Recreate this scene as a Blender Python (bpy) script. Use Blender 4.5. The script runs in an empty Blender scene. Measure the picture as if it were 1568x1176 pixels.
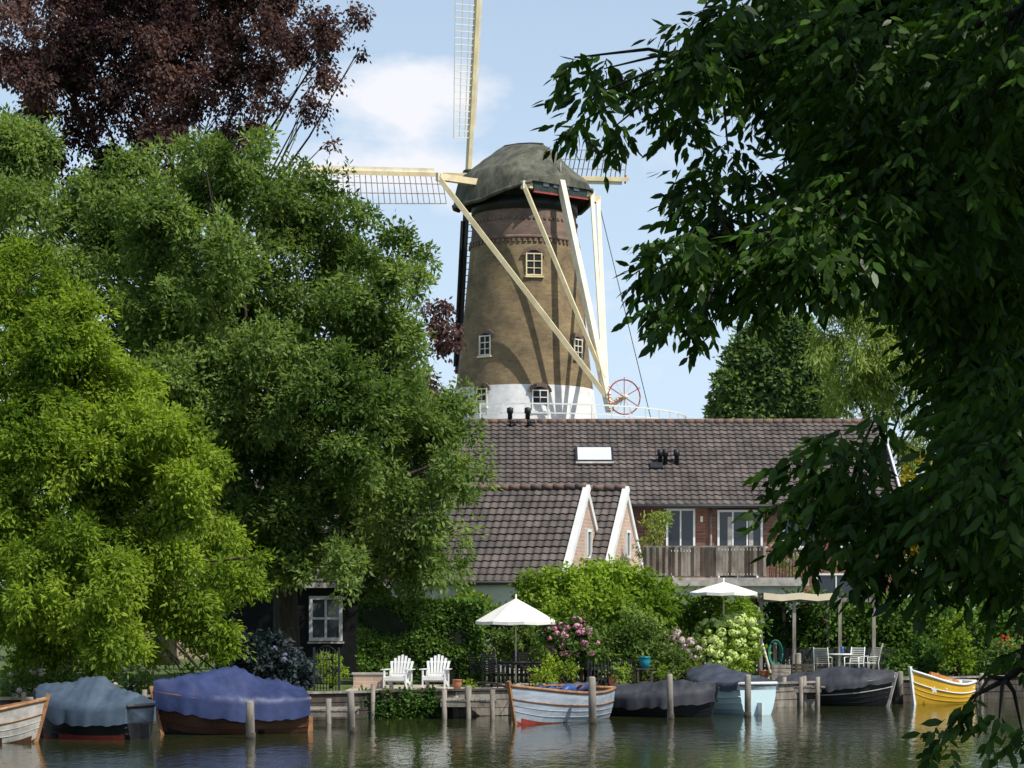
import bpy, math, random
import numpy as np
from mathutils import Vector, Matrix, noise
random.seed(7); rng=np.random.default_rng(7)
scene=bpy.context.scene
# ---- survey helpers: bearing / elevation of a feature + its distance -> world position
F=3360.0;CX=784.0;HY=930.0;EH=3.0
def X(px,d): return (px-CX)/F*d
def Z(py,d): return EH+(HY-py)/F*d
def P(px,py,d): return Vector((X(px,d),d,Z(py,d)))
V=Vector
# ------------------------------------------------------------------ materials
def nt(name):
    m=bpy.data.materials.new(name); m.use_nodes=True
    t=m.node_tree; b=t.nodes['Principled BSDF']; return m,t,b
def mat(name,c,c2=None,rough=0.7,scale=3.0,stretch=(1,1,1),bump=0.0,metal=0.0,detail=5,spec=0.3,c3=None):
    m,t,b=nt(name); n=t.nodes; l=t.links
    b.inputs['Roughness'].default_value=rough; b.inputs['Metallic'].default_value=metal
    b.inputs['Specular IOR Level'].default_value=spec
    if c2 is None: c2=tuple(x*0.75 for x in c)
    tc=n.new('ShaderNodeTexCoord'); mp=n.new('ShaderNodeMapping'); mp.inputs['Scale'].default_value=stretch
    l.new(tc.outputs['Object'],mp.inputs['Vector'])
    nz=n.new('ShaderNodeTexNoise'); nz.inputs['Scale'].default_value=scale; nz.inputs['Detail'].default_value=detail
    nz.inputs['Roughness'].default_value=0.65
    l.new(mp.outputs[0],nz.inputs['Vector'])
    r=n.new('ShaderNodeValToRGB'); r.color_ramp.elements[0].position=0.36; r.color_ramp.elements[1].position=0.64
    r.color_ramp.elements[0].color=(*c2,1); r.color_ramp.elements[1].color=(*c,1)
    if c3:
        e=r.color_ramp.elements.new(0.72); e.color=(*c3,1)
    l.new(nz.outputs['Fac'],r.inputs[0]); l.new(r.outputs[0],b.inputs['Base Color'])
    if bump>0:
        bp=n.new('ShaderNodeBump'); bp.inputs['Strength'].default_value=bump; bp.inputs['Distance'].default_value=0.05
        l.new(nz.outputs['Fac'],bp.inputs['Height']); l.new(bp.outputs[0],b.inputs['Normal'])
    return m
def leafmat(name,dark,light,trans=0.35,tcol=None,gloss=0.0):
    m,t,b=nt(name); n=t.nodes; l=t.links
    n.remove(b); b=n.new('ShaderNodeBsdfDiffuse')
    a=n.new('ShaderNodeAttribute'); a.attribute_name='tint'
    r=n.new('ShaderNodeValToRGB'); r.color_ramp.elements[0].color=(*dark,1); r.color_ramp.elements[1].color=(*light,1)
    l.new(a.outputs['Fac'],r.inputs[0]); l.new(r.outputs[0],b.inputs['Color'])
    tr=n.new('ShaderNodeBsdfTranslucent'); mx=n.new('ShaderNodeMixShader'); mx.inputs[0].default_value=trans
    g=n.new('ShaderNodeMix'); g.data_type='RGBA'; g.blend_type='MULTIPLY'; g.inputs[0].default_value=1
    l.new(r.outputs[0],g.inputs[6]); g.inputs[7].default_value=(*(tcol or (1.7,1.65,0.65)),1)
    l.new(g.outputs[2],tr.inputs['Color'])
    o=n['Material Output']; l.new(b.outputs[0],mx.inputs[1]); l.new(tr.outputs[0],mx.inputs[2]); last=mx
    if gloss>0:
        gl=n.new('ShaderNodeBsdfGlossy'); gl.inputs['Roughness'].default_value=.4; gl.inputs['Color'].default_value=(1,1,1,1)
        m2=n.new('ShaderNodeMixShader'); m2.inputs[0].default_value=gloss; l.new(mx.outputs[0],m2.inputs[1]); l.new(gl.outputs[0],m2.inputs[2]); last=m2
    l.new(last.outputs[0],o.inputs['Surface'])
    return m
def glassmat(name,c=(0.02,0.025,0.03)):
    m,t,b=nt(name); b.inputs['Base Color'].default_value=(*c,1); b.inputs['Roughness'].default_value=0.05
    b.inputs['Specular IOR Level'].default_value=0.6; return m

M_bark=mat('bark',(0.07,0.055,0.04),(0.03,0.024,0.018),0.9,6,(1,1,0.25),0.6)
M_barkd=mat('bark_dark',(0.03,0.026,0.02),(0.012,0.01,0.008),0.9,6,(1,1,0.25),0.6)
M_white=mat('white_paint',(0.78,0.78,0.76),(0.66,0.66,0.63),0.45,2.5)
M_cream=mat('cream_paint',(0.80,0.68,0.42),(0.62,0.51,0.31),0.5,1.2)
M_creamw=mat('creamwhite_paint',(0.80,0.75,0.60),(0.64,0.59,0.46),0.5,1.2)
M_lime=mat('whitewash',(0.80,0.80,0.78),(0.58,0.57,0.54),0.8,1.2,(1,1,1),0.2)
M_black=mat('black_paint',(0.018,0.018,0.02),(0.009,0.009,0.01),0.5,5)
M_dark=mat('dark_metal',(0.03,0.032,0.035),(0.015,0.016,0.018),0.5,8)
M_red=mat('red_paint',(0.42,0.07,0.05),(0.28,0.05,0.04),0.5,3)
M_green=mat('dark_green_paint',(0.03,0.05,0.045),(0.015,0.028,0.025),0.5,3)
M_thatch=mat('thatch',(0.15,0.15,0.11),(0.05,0.05,0.04),0.95,1.3,(1.0,1.0,0.6),0.9,detail=10,c3=(0.23,0.22,0.17))
M_glass=glassmat('window_glass')
M_glassb=glassmat('window_glass_bright',(0.09,0.10,0.11))
M_wood=mat('varnished_wood',(0.40,0.21,0.09),(0.22,0.10,0.045),0.4,5,(1,1,1))
M_greywood=mat('weathered_wood',(0.32,0.29,0.24),(0.13,0.11,0.09),0.85,4,(1,1,0.3),0.3)
M_darkwood=mat('dark_wood',(0.09,0.075,0.06),(0.03,0.026,0.02),0.85,4,(1,1,0.3),0.3)
M_pave=mat('terrace_paving',(0.50,0.44,0.37),(0.32,0.28,0.23),0.9,3,(1,1,1),0.2)
M_stone=mat('light_stone',(0.5,0.47,0.42),(0.3,0.28,0.25),0.8,4)
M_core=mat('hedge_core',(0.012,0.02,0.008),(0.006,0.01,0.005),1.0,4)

def brickmat(name,c1,c2,mortar,scale=1.0,blotch=0.5):
    m,t,b=nt(name); n=t.nodes; l=t.links
    uv=n.new('ShaderNodeUVMap'); uv.uv_map='UVMap'
    br=n.new('ShaderNodeTexBrick'); br.inputs['Scale'].default_value=scale
    br.inputs['Brick Width'].default_value=0.44; br.inputs['Row Height'].default_value=0.13
    br.inputs['Mortar Size'].default_value=0.012; br.inputs['Color1'].default_value=(*c1,1); br.inputs['Color2'].default_value=(*c2,1); br.inputs['Mortar'].default_value=(*mortar,1)
    l.new(uv.outputs[0],br.inputs['Vector'])
    nz=n.new('ShaderNodeTexNoise'); nz.inputs['Scale'].default_value=0.5; nz.inputs['Detail'].default_value=10; nz.inputs['Roughness'].default_value=0.75
    l.new(uv.outputs[0],nz.inputs['Vector'])
    r=n.new('ShaderNodeValToRGB'); r.color_ramp.elements[0].position=0.3; r.color_ramp.elements[1].position=0.7
    r.color_ramp.elements[0].color=(blotch,blotch*0.95,blotch*1.0,1); r.color_ramp.elements[1].color=(1.25,1.2,1.0,1)
    l.new(nz.outputs['Fac'],r.inputs[0])
    g=n.new('ShaderNodeMix'); g.data_type='RGBA'; g.blend_type='MULTIPLY'; g.inputs[0].default_value=1
    l.new(br.outputs['Color'],g.inputs[6]); l.new(r.outputs[0],g.inputs[7]); l.new(g.outputs[2],b.inputs['Base Color'])
    b.inputs['Roughness'].default_value=0.9; b.inputs['Specular IOR Level'].default_value=0.15
    bp=n.new('ShaderNodeBump'); bp.inputs['Strength'].default_value=0.4; bp.inputs['Distance'].default_value=0.01
    l.new(br.outputs['Fac'],bp.inputs['Height']); bp.invert=True; l.new(bp.outputs[0],b.inputs['Normal'])
    return m
M_brickmill=brickmat('mill_brick',(0.29,0.215,0.125),(0.21,0.16,0.105),(0.25,0.22,0.17),1,0.42)
M_brickcapshadetrim=brickmat('mill_brick_capshade_and_trim',(0.23,0.165,0.14),(0.17,0.12,0.105),(0.19,0.16,0.14),1,0.6)  # cap's shadow on the tower top put into the brick colour; also trim bricks
M_brickpink=brickmat('pink_brick',(0.48,0.35,0.30),(0.40,0.29,0.24),(0.5,0.45,0.4),1,0.8)
M_brickred=brickmat('red_brick',(0.22,0.10,0.08),(0.15,0.07,0.06),(0.2,0.16,0.13),1,0.75)

def tilemat():
    m,t,b=nt('roof_tiles'); n=t.nodes; l=t.links
    uv=n.new('ShaderNodeUVMap'); uv.uv_map='UVMap'
    br=n.new('ShaderNodeTexBrick'); br.offset=0; br.inputs['Brick Width'].default_value=0.3; br.inputs['Row Height'].default_value=0.34; br.inputs['Scale'].default_value=1
    br.inputs['Mortar Size'].default_value=0.012; br.inputs['Color1'].default_value=(0.138,0.118,0.112,1); br.inputs['Color2'].default_value=(0.088,0.079,0.077,1); br.inputs['Mortar'].default_value=(0.05,0.045,0.044,1)
    l.new(uv.outputs[0],br.inputs['Vector'])
    nz=n.new('ShaderNodeTexNoise'); nz.inputs['Scale'].default_value=0.7; nz.inputs['Detail'].default_value=10; nz.inputs['Roughness'].default_value=0.75
    l.new(uv.outputs[0],nz.inputs['Vector'])
    r=n.new('ShaderNodeValToRGB'); r.color_ramp.elements[0].position=0.3; r.color_ramp.elements[1].position=0.72
    r.color_ramp.elements[0].color=(0.58,0.6,0.58,1); r.color_ramp.elements[1].color=(1.4,1.32,1.22,1)
    l.new(nz.outputs['Fac'],r.inputs[0])
    g=n.new('ShaderNodeMix'); g.data_type='RGBA'; g.blend_type='MULTIPLY'; g.inputs[0].default_value=1
    l.new(br.outputs['Color'],g.inputs[6]); l.new(r.outputs[0],g.inputs[7]); l.new(g.outputs[2],b.inputs['Base Color'])
    b.inputs['Roughness'].default_value=0.75; b.inputs['Specular IOR Level'].default_value=0.2
    return m
M_tile=tilemat()
M_ridge=mat('ridge_tiles',(0.22,0.13,0.09),(0.10,0.08,0.075),0.8,3)

# ------------------------------------------------------------------ mesh builder
def empty(name,loc):
    e=bpy.data.objects.new(name,None); e.location=loc; scene.collection.objects.link(e); return e
class MB:
    def __init__(s): s.v=[];s.f=[];s.m=[];s.mats=[];s.uv=[];s.sm=[]
    def mi(s,m):
        if m not in s.mats: s.mats.append(m)
        return s.mats.index(m)
    def add(s,vs,fs,m,uv=None,smooth=False):
        o=len(s.v); k=s.mi(m); s.v+= [tuple(v) for v in vs]
        for i,f in enumerate(fs):
            s.f.append([o+j for j in f]); s.m.append(k); s.sm.append(smooth)
            if uv is not None: s.uv.append([tuple(uv[j]) for j in f])
            else:
                a=V(vs[f[0]]);b=V(vs[f[1]]);c=V(vs[f[2]])
                n=(b-a).cross(c-a)
                if n.length>1e-9: n.normalize()
                if abs(n.z)>0.8: s.uv.append([(vs[j][0],vs[j][1]) for j in f])
                else:
                    h=V((-n.y,n.x,0)); h=h.normalized() if h.length>1e-6 else V((1,0,0))
                    s.uv.append([(V(vs[j]).dot(h),vs[j][2]) for j in f])
    def obox(s,c,U,W,H,m):
        c=V(c);U=V(U);W=V(W);H=V(H)
        vs=[c+a*U+b*W+d*H for d in(-1,1) for b in(-1,1) for a in(-1,1)]
        s.add(vs,[(0,2,3,1),(4,5,7,6),(0,1,5,4),(2,6,7,3),(0,4,6,2),(1,3,7,5)],m)
    def box(s,c,sx,sy,sz,m,ang=0):
        ca,sa=math.cos(ang),math.sin(ang)
        s.obox(c,V((ca,sa,0))*sx/2,V((-sa,ca,0))*sy/2,V((0,0,sz/2)),m)
    def beam(s,p0,p1,w,h,m,up=(0,0,1)):
        p0=V(p0);p1=V(p1);d=(p1-p0);L=d.length;d.normalize();up=V(up)
        if abs(d.dot(up))>0.98: up=V((0,1,0))
        sd=d.cross(up).normalized(); u=sd.cross(d)
        s.obox((p0+p1)/2,d*L/2,sd*w/2,u*h/2,m)
    def tube(s,pts,rads,m,n=8,smooth=True):
        pts=[V(p) for p in pts]; vs=[];fs=[]
        if not hasattr(rads,'__len__'): rads=[rads]*len(pts)
        for i,p in enumerate(pts):
            d=(pts[min(i+1,len(pts)-1)]-pts[max(i-1,0)]).normalized()
            up=V((0,0,1)) if abs(d.z)<0.9 else V((1,0,0))
            a=d.cross(up).normalized(); b=a.cross(d)
            for k in range(n):
                t=2*math.pi*k/n; vs.append(p+(a*math.cos(t)+b*math.sin(t))*rads[i])
        for i in range(len(pts)-1):
            for k in range(n):
                k2=(k+1)%n; fs.append((i*n+k,i*n+k2,(i+1)*n+k2,(i+1)*n+k))
        fs.append(tuple(range(n))[::-1]); fs.append(tuple((len(pts)-1)*n+k for k in range(n)))
        s.add(vs,fs,m,smooth=smooth)
    def xform(s,start,R,loc):
        for i in range(start,len(s.v)): s.v[i]=tuple(R@V(s.v[i])+V(loc))
    def build(s,name,parent=None,origin=None):
        me=bpy.data.meshes.new(name)
        if origin is None:
            if parent: origin=parent.location.copy()
            else:
                a=np.array(s.v); origin=V(((a[:,0].min()+a[:,0].max())/2,(a[:,1].min()+a[:,1].max())/2,a[:,2].min()))
        o=V(origin); me.from_pydata([tuple(V(v)-o) for v in s.v],[],s.f)
        for m in s.mats: me.materials.append(m)
        me.polygons.foreach_set('material_index',s.m); me.polygons.foreach_set('use_smooth',s.sm)
        ul=me.uv_layers.new(name='UVMap'); ul.data.foreach_set('uv',[c for f in s.uv for u in f for c in u])
        ob=bpy.data.objects.new(name,me); scene.collection.objects.link(ob)
        if parent: ob.parent=parent
        else: ob.location=o
        return ob
# ------------------------------------------------------------------ foliage
def unit(a): return a/np.maximum(np.linalg.norm(a,axis=1,keepdims=True),1e-9)
def leaf_object(name,pos,dr,nr,L,W,tint,m,parent=None,hexa=False):
    n=len(pos); dr=unit(dr); sd=unit(np.cross(dr,nr)); L=np.asarray(L).reshape(-1,1)*np.ones((n,1)); W=np.asarray(W).reshape(-1,1)*np.ones((n,1))
    up=np.cross(sd,dr)
    if hexa:
        k=6; vs=np.stack([pos,pos+dr*L*.28+sd*W*.42,pos+dr*L*.62+sd*W*.4-up*L*.04,pos+dr*L-up*L*.12,pos+dr*L*.62-sd*W*.4-up*L*.04,pos+dr*L*.28-sd*W*.42],1)
    else:
        k=4; vs=np.stack([pos,pos+dr*L*.45+sd*W*.5,pos+dr*L,pos+dr*L*.45-sd*W*.5],1)
    vs=vs.reshape(-1,3)
    org=np.array(parent.location) if parent else np.array([pos[:,0].mean(),pos[:,1].mean(),pos[:,2].min()])
    me=bpy.data.meshes.new(name); me.vertices.add(n*k); me.vertices.foreach_set('co',(vs-org).astype(np.float32).ravel())
    me.loops.add(n*k); me.loops.foreach_set('vertex_index',np.arange(n*k,dtype=np.int32))
    me.polygons.add(n); me.polygons.foreach_set('loop_start',np.arange(0,n*k,k,dtype=np.int32))
    try: me.polygons.foreach_set('loop_total',np.full(n,k,dtype=np.int32))
    except Exception: pass
    me.materials.append(m)
    me.update(calc_edges=True)
    at=me.attributes.new('tint','FLOAT','POINT'); at.data.foreach_set('value',np.repeat(tint,k).astype(np.float32))
    me.validate()
    ob=bpy.data.objects.new(name,me); scene.collection.objects.link(ob)
    if parent: ob.parent=parent
    else: ob.location=org
    return ob
def lobes_px(lst,depth=1.0):
    out=[]
    for (x,y,r,d) in lst:
        p=P(x,y,d); R=r/F*d; out.append((p.x,p.y,p.z,R,R*depth,R))
    return np.array(out)
def expand(lobes,n,frac=.4,corek=.72):
    """break every big lobe into a cluster of smaller boughs"""
    out=[]
    for lb in lobes:
        k=max(4,int(n*(lb[3]/lobes[:,3].max())**1.3)) 
        for i in range(k):
            d=V(rng.normal(size=3)).normalized(); q=random.uniform(.55,.88); r=lb[3]*frac*random.uniform(.6,1.3)
            out.append((lb[0]+d.x*lb[3]*q,lb[1]+d.y*lb[4]*q,lb[2]+d.z*lb[5]*q,r,r,r*.8))
        out.append((lb[0],lb[1],lb[2],lb[3]*corek,lb[4]*corek,lb[5]*corek))
    return np.array(out)
def crown(lobes,nsub,nleaf,subr,L,W,droop=0.3,bias=0.45,gap=0.0,gscale=0.6,flat=0.8):
    w=lobes[:,3]**2; w=w/w.sum(); idx=rng.choice(len(lobes),nsub,p=w)
    d=unit(rng.normal(size=(nsub,3))); fac=1-(rng.random((nsub,1))**1.6)*bias
    sc=lobes[idx,:3]+d*lobes[idx,3:]*fac
    lt=rng.normal(0,.16,len(lobes))[idx]
    if gap>0:
        keep=np.array([noise.noise(V(p)*gscale) > -0.5+gap for p in sc]); sc=sc[keep]; d=d[keep]; lt=lt[keep]; nsub=len(sc)
    big=np.array([noise.noise(V(p)*.28) for p in sc])
    ts=np.clip(rng.normal(0.45,0.18,nsub)+lt+big*.45,0,1)
    sr=subr*rng.uniform(0.6,1.35,(nsub,1))
    ax=unit(d+np.array([0,0,-droop])+rng.normal(size=(nsub,3))*0.35)
    N=nsub*nleaf; I=np.repeat(np.arange(nsub),nleaf)
    off=rng.normal(size=(N,3))*0.45; along=rng.random((N,1))*1.2-0.4
    pos=sc[I]+off*sr[I]*flat+ax[I]*along*sr[I]
    dl=unit(unit(off)*0.9+ax[I]*0.45+np.array([0,0,-droop*0.6])+rng.normal(size=(N,3))*0.5)
    nr=unit(rng.normal(size=(N,3))*0.7+np.array([0,0,0.9])+d[I]*0.5)
    tint=np.clip(ts[I]+rng.normal(size=N)*0.13+along[:,0]*0.15,0,1)
    Ls=L*rng.uniform(0.6,1.25,N); Ws=W*rng.uniform(0.7,1.2,N)
    return pos,dl,nr,Ls,Ws,tint,sc
def tree(name,base,lobes,m,nsub,nleaf,subr,L,W,trunk_r,fork,bark=M_bark,nexp=9,frac=.4,ntwig=8,limbk=1.0,corek=.72,**kw):
    e=empty(name,base)
    ex=expand(lobes,nexp,frac,corek)
    pos,dl,nr,Ls,Ws,tint,sc=crown(ex,nsub,nleaf,subr,L,W,**kw)
    leaf_object('foliage',pos,dl,nr,Ls,Ws,tint,m,parent=e)
    mb=MB(); base=V(base); fork=V(fork)
    mid=(base+fork)/2+V((random.uniform(-.2,.2),0,0))
    mb.tube([base-V((0,0,.2)),base+V((0,0,.4)),mid,fork],[trunk_r*1.6,trunk_r*1.1,trunk_r*.9,trunk_r*.75],bark,10)
    for lb in lobes:
        c=V(lb[:3]); f0=mid.lerp(fork,random.uniform(0.3,1.0))
        def wob(p,s): return p+V((random.uniform(-s,s),random.uniform(-s,s),random.uniform(-s*.4,s)))
        q1=wob(f0.lerp(c,.25),.35); m1=wob(f0.lerp(c,0.5)+V((0,.3,.3)),.45); q3=wob(f0.lerp(c,.75),.3)
        r=trunk_r*random.uniform(.22,.34)*limbk
        mb.tube([f0,q1,m1,q3,c],[r,r*.8,r*.55,r*.35,r*.15],bark,6)
        near=sc[np.linalg.norm(sc-np.array(lb[:3]),axis=1)<lb[3]*1.0]
        if len(near):
            for q in near[rng.choice(len(near),min(len(near),ntwig),replace=False)]:
                q=V(q); s=q3.lerp(c,random.random()); mm=s.lerp(q,.5)+V((0,0,.12*lb[3]))
                mb.tube([s,mm,q],[r*.18,r*.11,r*.04],bark,4)
    mb.build('trunk_and_limbs',parent=e)
    return e
def shrub(name,lst,m,k=420,L=0.12,W=0.06,subr=0.2,nleaf=30,depth=1.0,flowers=None,**kw):
    lobes=lobes_px(lst,depth)
    area=(lobes[:,3]**2*3.14).sum(); nsub=max(10,int(area*k*1.5/nleaf))
    base=V((lobes[:,0].mean(),lobes[:,1].mean(),0.65)); e=empty(name,base)
    pos,dl,nr,Ls,Ws,tint,sc=crown(lobes,nsub,nleaf,subr,L,W,bias=kw.pop('bias',.55),**kw)
    leaf_object('leaves',pos,dl,nr,Ls*1.1,Ws*1.25,tint,m,parent=e)
    mb=MB()
    for lb in lobes:
        c=V(lb[:3]); b=V((c.x*.6+base.x*.4,c.y*.6+base.y*.4,0.6))
        for q in range(3):
            p=c+V((random.uniform(-1,1),random.uniform(-.6,.6),random.uniform(-.5,.5)))*lb[3]*.6
            mb.tube([b,b.lerp(p,.5)+V((0,0,.1)),p],[.03,.02,.008],M_bark,5)
    mb.build('stems',parent=e)
    if flowers:
        fm,nf,fr,frac=flowers
        w=lobes[:,3]**2; idx=rng.choice(len(lobes),nf,p=w/w.sum()); d=rng.normal(size=(nf,3)); d[:,1]=-np.abs(d[:,1]); d[:,2]+=0.35; d=unit(d)
        fc=lobes[idx,:3]+d*lobes[idx,3:]*rng.uniform(.95,1.15,(nf,1)); npet=46
        I=np.repeat(np.arange(nf),npet); u=unit(rng.normal(size=(nf*npet,3))); rr=fr*rng.uniform(.7,1.2,(nf,1))
        pp=fc[I]+u*rr[I]*np.array([1,1,.8]); tan=unit(np.cross(u,rng.normal(size=u.shape)))
        leaf_object('flowers',pp-tan*0.03,tan,u,np.full(len(pp),.065*fr/.1),np.full(len(pp),.06*fr/.1),np.clip(rng.random(nf)[I]*.6+rng.random(len(I))*.4,0,1),fm,parent=e)
    return e

# ------------------------------------------------------------------ world, sun, camera
SUN=V((0.52,-0.40,0.84)).normalized()
el=math.asin(SUN.z); az=math.atan2(SUN.x,SUN.y)
w=bpy.data.worlds.new("World"); scene.world=w; w.use_nodes=True; t=w.node_tree; n=t.nodes; l=t.links
bg=n['Background']; sky=n.new('ShaderNodeTexSky'); sky.sky_type='NISHITA'; sky.sun_disc=False; sky.sun_elevation=el; sky.sun_rotation=az
sky.air_density=1.0; sky.dust_density=1.0; sky.ozone_density=1.0
tc=n.new('ShaderNodeTexCoord')
sx=n.new('ShaderNodeSeparateXYZ'); l.new(tc.outputs['Generated'],sx.inputs[0])
mr=n.new('ShaderNodeMapRange'); l.new(sx.outputs['Z'],mr.inputs['Value']); mr.inputs['From Min'].default_value=0.0; mr.inputs['From Max'].default_value=.55; mr.inputs['To Min'].default_value=.9; mr.inputs['To Max'].default_value=.1
hz=n.new('ShaderNodeMix'); hz.data_type='RGBA'; l.new(mr.outputs[0],hz.inputs[0]); l.new(sky.outputs[0],hz.inputs[6]); hz.inputs[7].default_value=(6.0,7.5,9.2,1)
mp=n.new('ShaderNodeMapping'); mp.inputs['Scale'].default_value=(1,1,1.9)
l.new(tc.outputs['Generated'],mp.inputs['Vector'])
nz=n.new('ShaderNodeTexNoise'); nz.inputs['Scale'].default_value=20.0; nz.inputs['Detail'].default_value=7; nz.inputs['Roughness'].default_value=.55
l.new(mp.outputs[0],nz.inputs['Vector'])
def bank_mask(c,s):
    sub=n.new('ShaderNodeVectorMath'); sub.operation='SUBTRACT'; l.new(tc.outputs['Generated'],sub.inputs[0]); sub.inputs[1].default_value=c
    scl=n.new('ShaderNodeVectorMath'); scl.operation='MULTIPLY'; scl.inputs[1].default_value=s; l.new(sub.outputs[0],scl.inputs[0])
    ln=n.new('ShaderNodeVectorMath'); ln.operation='LENGTH'; l.new(scl.outputs[0],ln.inputs[0])
    m1=n.new('ShaderNodeMath'); m1.operation='MULTIPLY_ADD'; m1.use_clamp=True; l.new(ln.outputs['Value'],m1.inputs[0]); m1.inputs[1].default_value=-1; m1.inputs[2].default_value=1; return m1
a1=bank_mask((-0.046,0.975,0.222),(19,1,38)); a2=bank_mask((-0.05,0.97,0.193),(12,1,44))
ad=n.new('ShaderNodeMath'); ad.operation='MAXIMUM'; l.new(a1.outputs[0],ad.inputs[0]); l.new(a2.outputs[0],ad.inputs[1])
m3=n.new('ShaderNodeMath'); m3.operation='MULTIPLY_ADD'; l.new(ad.outputs[0],m3.inputs[0]); m3.inputs[1].default_value=.55; l.new(nz.outputs['Fac'],m3.inputs[2])
cr=n.new('ShaderNodeValToRGB'); cr.color_ramp.elements[0].position=.60; cr.color_ramp.elements[1].position=.90; cr.color_ramp.elements[1].color=(.9,.9,.9,1); l.new(m3.outputs[0],cr.inputs[0])
mx=n.new('ShaderNodeMix'); mx.data_type='RGBA'; l.new(cr.outputs[0],mx.inputs[0]); l.new(hz.outputs[2],mx.inputs[6]); mx.inputs[7].default_value=(8.1,8.1,8.5,1)
l.new(mx.outputs[2],bg.inputs['Color']); bg.inputs['Strength'].default_value=0.12
sd=bpy.data.lights.new('sun','SUN'); sd.energy=5.0; sd.angle=math.radians(0.5); sd.color=(1,0.96,0.89)
so=bpy.data.objects.new('sun',sd); scene.collection.objects.link(so); so.rotation_euler=SUN.to_track_quat('Z','Y').to_euler(); so.location=(20,-20,60)
cd=bpy.data.cameras.new('camera'); co=bpy.data.objects.new('camera',cd); scene.collection.objects.link(co); scene.camera=co
co.location=(0,0,EH); co.rotation_euler=(math.pi/2,0,0); cd.lens=36*F/1568; cd.sensor_width=36; cd.shift_y=(HY-588)/1568; cd.clip_end=6000; cd.clip_start=0.3
scene.view_settings.view_transform='Standard'; scene.view_settings.look='None'; scene.view_settings.exposure=0

# ------------------------------------------------------------------ ground & water
def bank(x):
    pts=[(-400,-100),(-30,45),(-12.6,54.5),(-1.5,60.5),(4,62.5),(15.3,72),(30,80),(400,200)]
    for (a,b),(c,d) in zip(pts,pts[1:]):
        if x<=c: return b+(d-b)*(x-a)/(c-a)
    return 200
M_grass=mat('grass',(0.10,0.14,0.035),(0.05,0.08,0.02),0.95,2.5,(1,1,1),0.5,c3=(0.2,0.19,0.09))
xs=[-3000,-400,-30,-12.6,-1.5,4,15.3,30,400,3000]
mb=MB(); vs=[];
for x in xs: vs.append((x,bank(max(-400,min(400,x))),0.7))
for x in xs: vs.append((x,4000,0.7))
N=len(xs); mb.add(vs,[(i,i+1,N+i+1,N+i) for i in range(N-1)],M_grass); mb.build('ground',origin=(0,0,0))
def watermat():
    m,t,b=nt('river_water'); n=t.nodes; l=t.links
    b.inputs['Base Color'].default_value=(0.024,0.030,0.010,1); b.inputs['Roughness'].default_value=0.05; b.inputs['IOR'].default_value=1.33; b.inputs['Specular IOR Level'].default_value=.40
    tc=n.new('ShaderNodeTexCoord'); prev=None
    for sc,dist in (((1.8,0.8,1),0.015),((6.5,3.0,1),0.007),((0.22,0.12,1),0.016)):
        mp=n.new('ShaderNodeMapping'); mp.inputs['Scale'].default_value=sc; mp.inputs['Rotation'].default_value=(0,0,0.2); l.new(tc.outputs['Object'],mp.inputs['Vector'])
        nz=n.new('ShaderNodeTexNoise'); nz.inputs['Scale'].default_value=1; nz.inputs['Detail'].default_value=3; nz.inputs['Distortion'].default_value=.6; l.new(mp.outputs[0],nz.inputs['Vector'])
        bp=n.new('ShaderNodeBump'); bp.inputs['Strength'].default_value=1; bp.inputs['Distance'].default_value=dist; l.new(nz.outputs['Fac'],bp.inputs['Height'])
        if prev: l.new(prev.outputs[0],bp.inputs['Normal'])
        prev=bp
    l.new(prev.outputs[0],b.inputs['Normal']); return m
mb=MB(); mb.add([(-3000,-600,0),(3000,-600,0),(3000,600,0),(-3000,600,0)],[(0,1,2,3)],watermat()); mb.build('river_water',origin=(0,0,0))
mb=MB(); mb.add([(-60,-80,1.2),(60,-80,1.2),(60,3,1.2),(-60,3,1.2),(60,9,-.3),(-60,9,-.3)],[(0,1,2,3),(3,2,4,5)],M_grass); mb.build('near_bank',origin=(0,0,0))
mb=MB(); mb.add([(-4.6,59.2,.704),(-1.5,60.85,.704),(4,62.8,.704),(9,67.3,.704),(9,72,.704),(-4.6,68,.704)],[(0,1,2,3,4,5)],M_pave); mb.build('terrace_paving')
mb=MB(); x=-29
while x<28:
    x2=x+random.uniform(1.1,2.3); a=V((x,bank(x)-.06,0)); b=V((x2,bank(x2)-.06,0)); wd=random.choice([M_darkwood,M_greywood,M_darkwood])
    for k in range(4):
        z=-.12+k*.23; j=random.uniform(-.02,.02)
        mb.beam(a+V((0,j,z)),b+V((0,j,z+random.uniform(-.01,.01))),.05,.21,wd if random.random()<.7 else M_darkwood)
    mb.beam(a+V((0,-.02,.73)),b+V((0,-.02,.73)),.16,.06,M_greywood if random.random()<.6 else M_darkwood)
    if random.random()<.75: mb.tube([a+V((0,-.1,-.5)),a+V((random.uniform(-.03,.03),-.1,random.uniform(.4,.95)))],random.uniform(.055,.085),random.choice([M_greywood,M_darkwood]),8)
    x=x2
mb.build('wooden_bulkhead')

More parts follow.
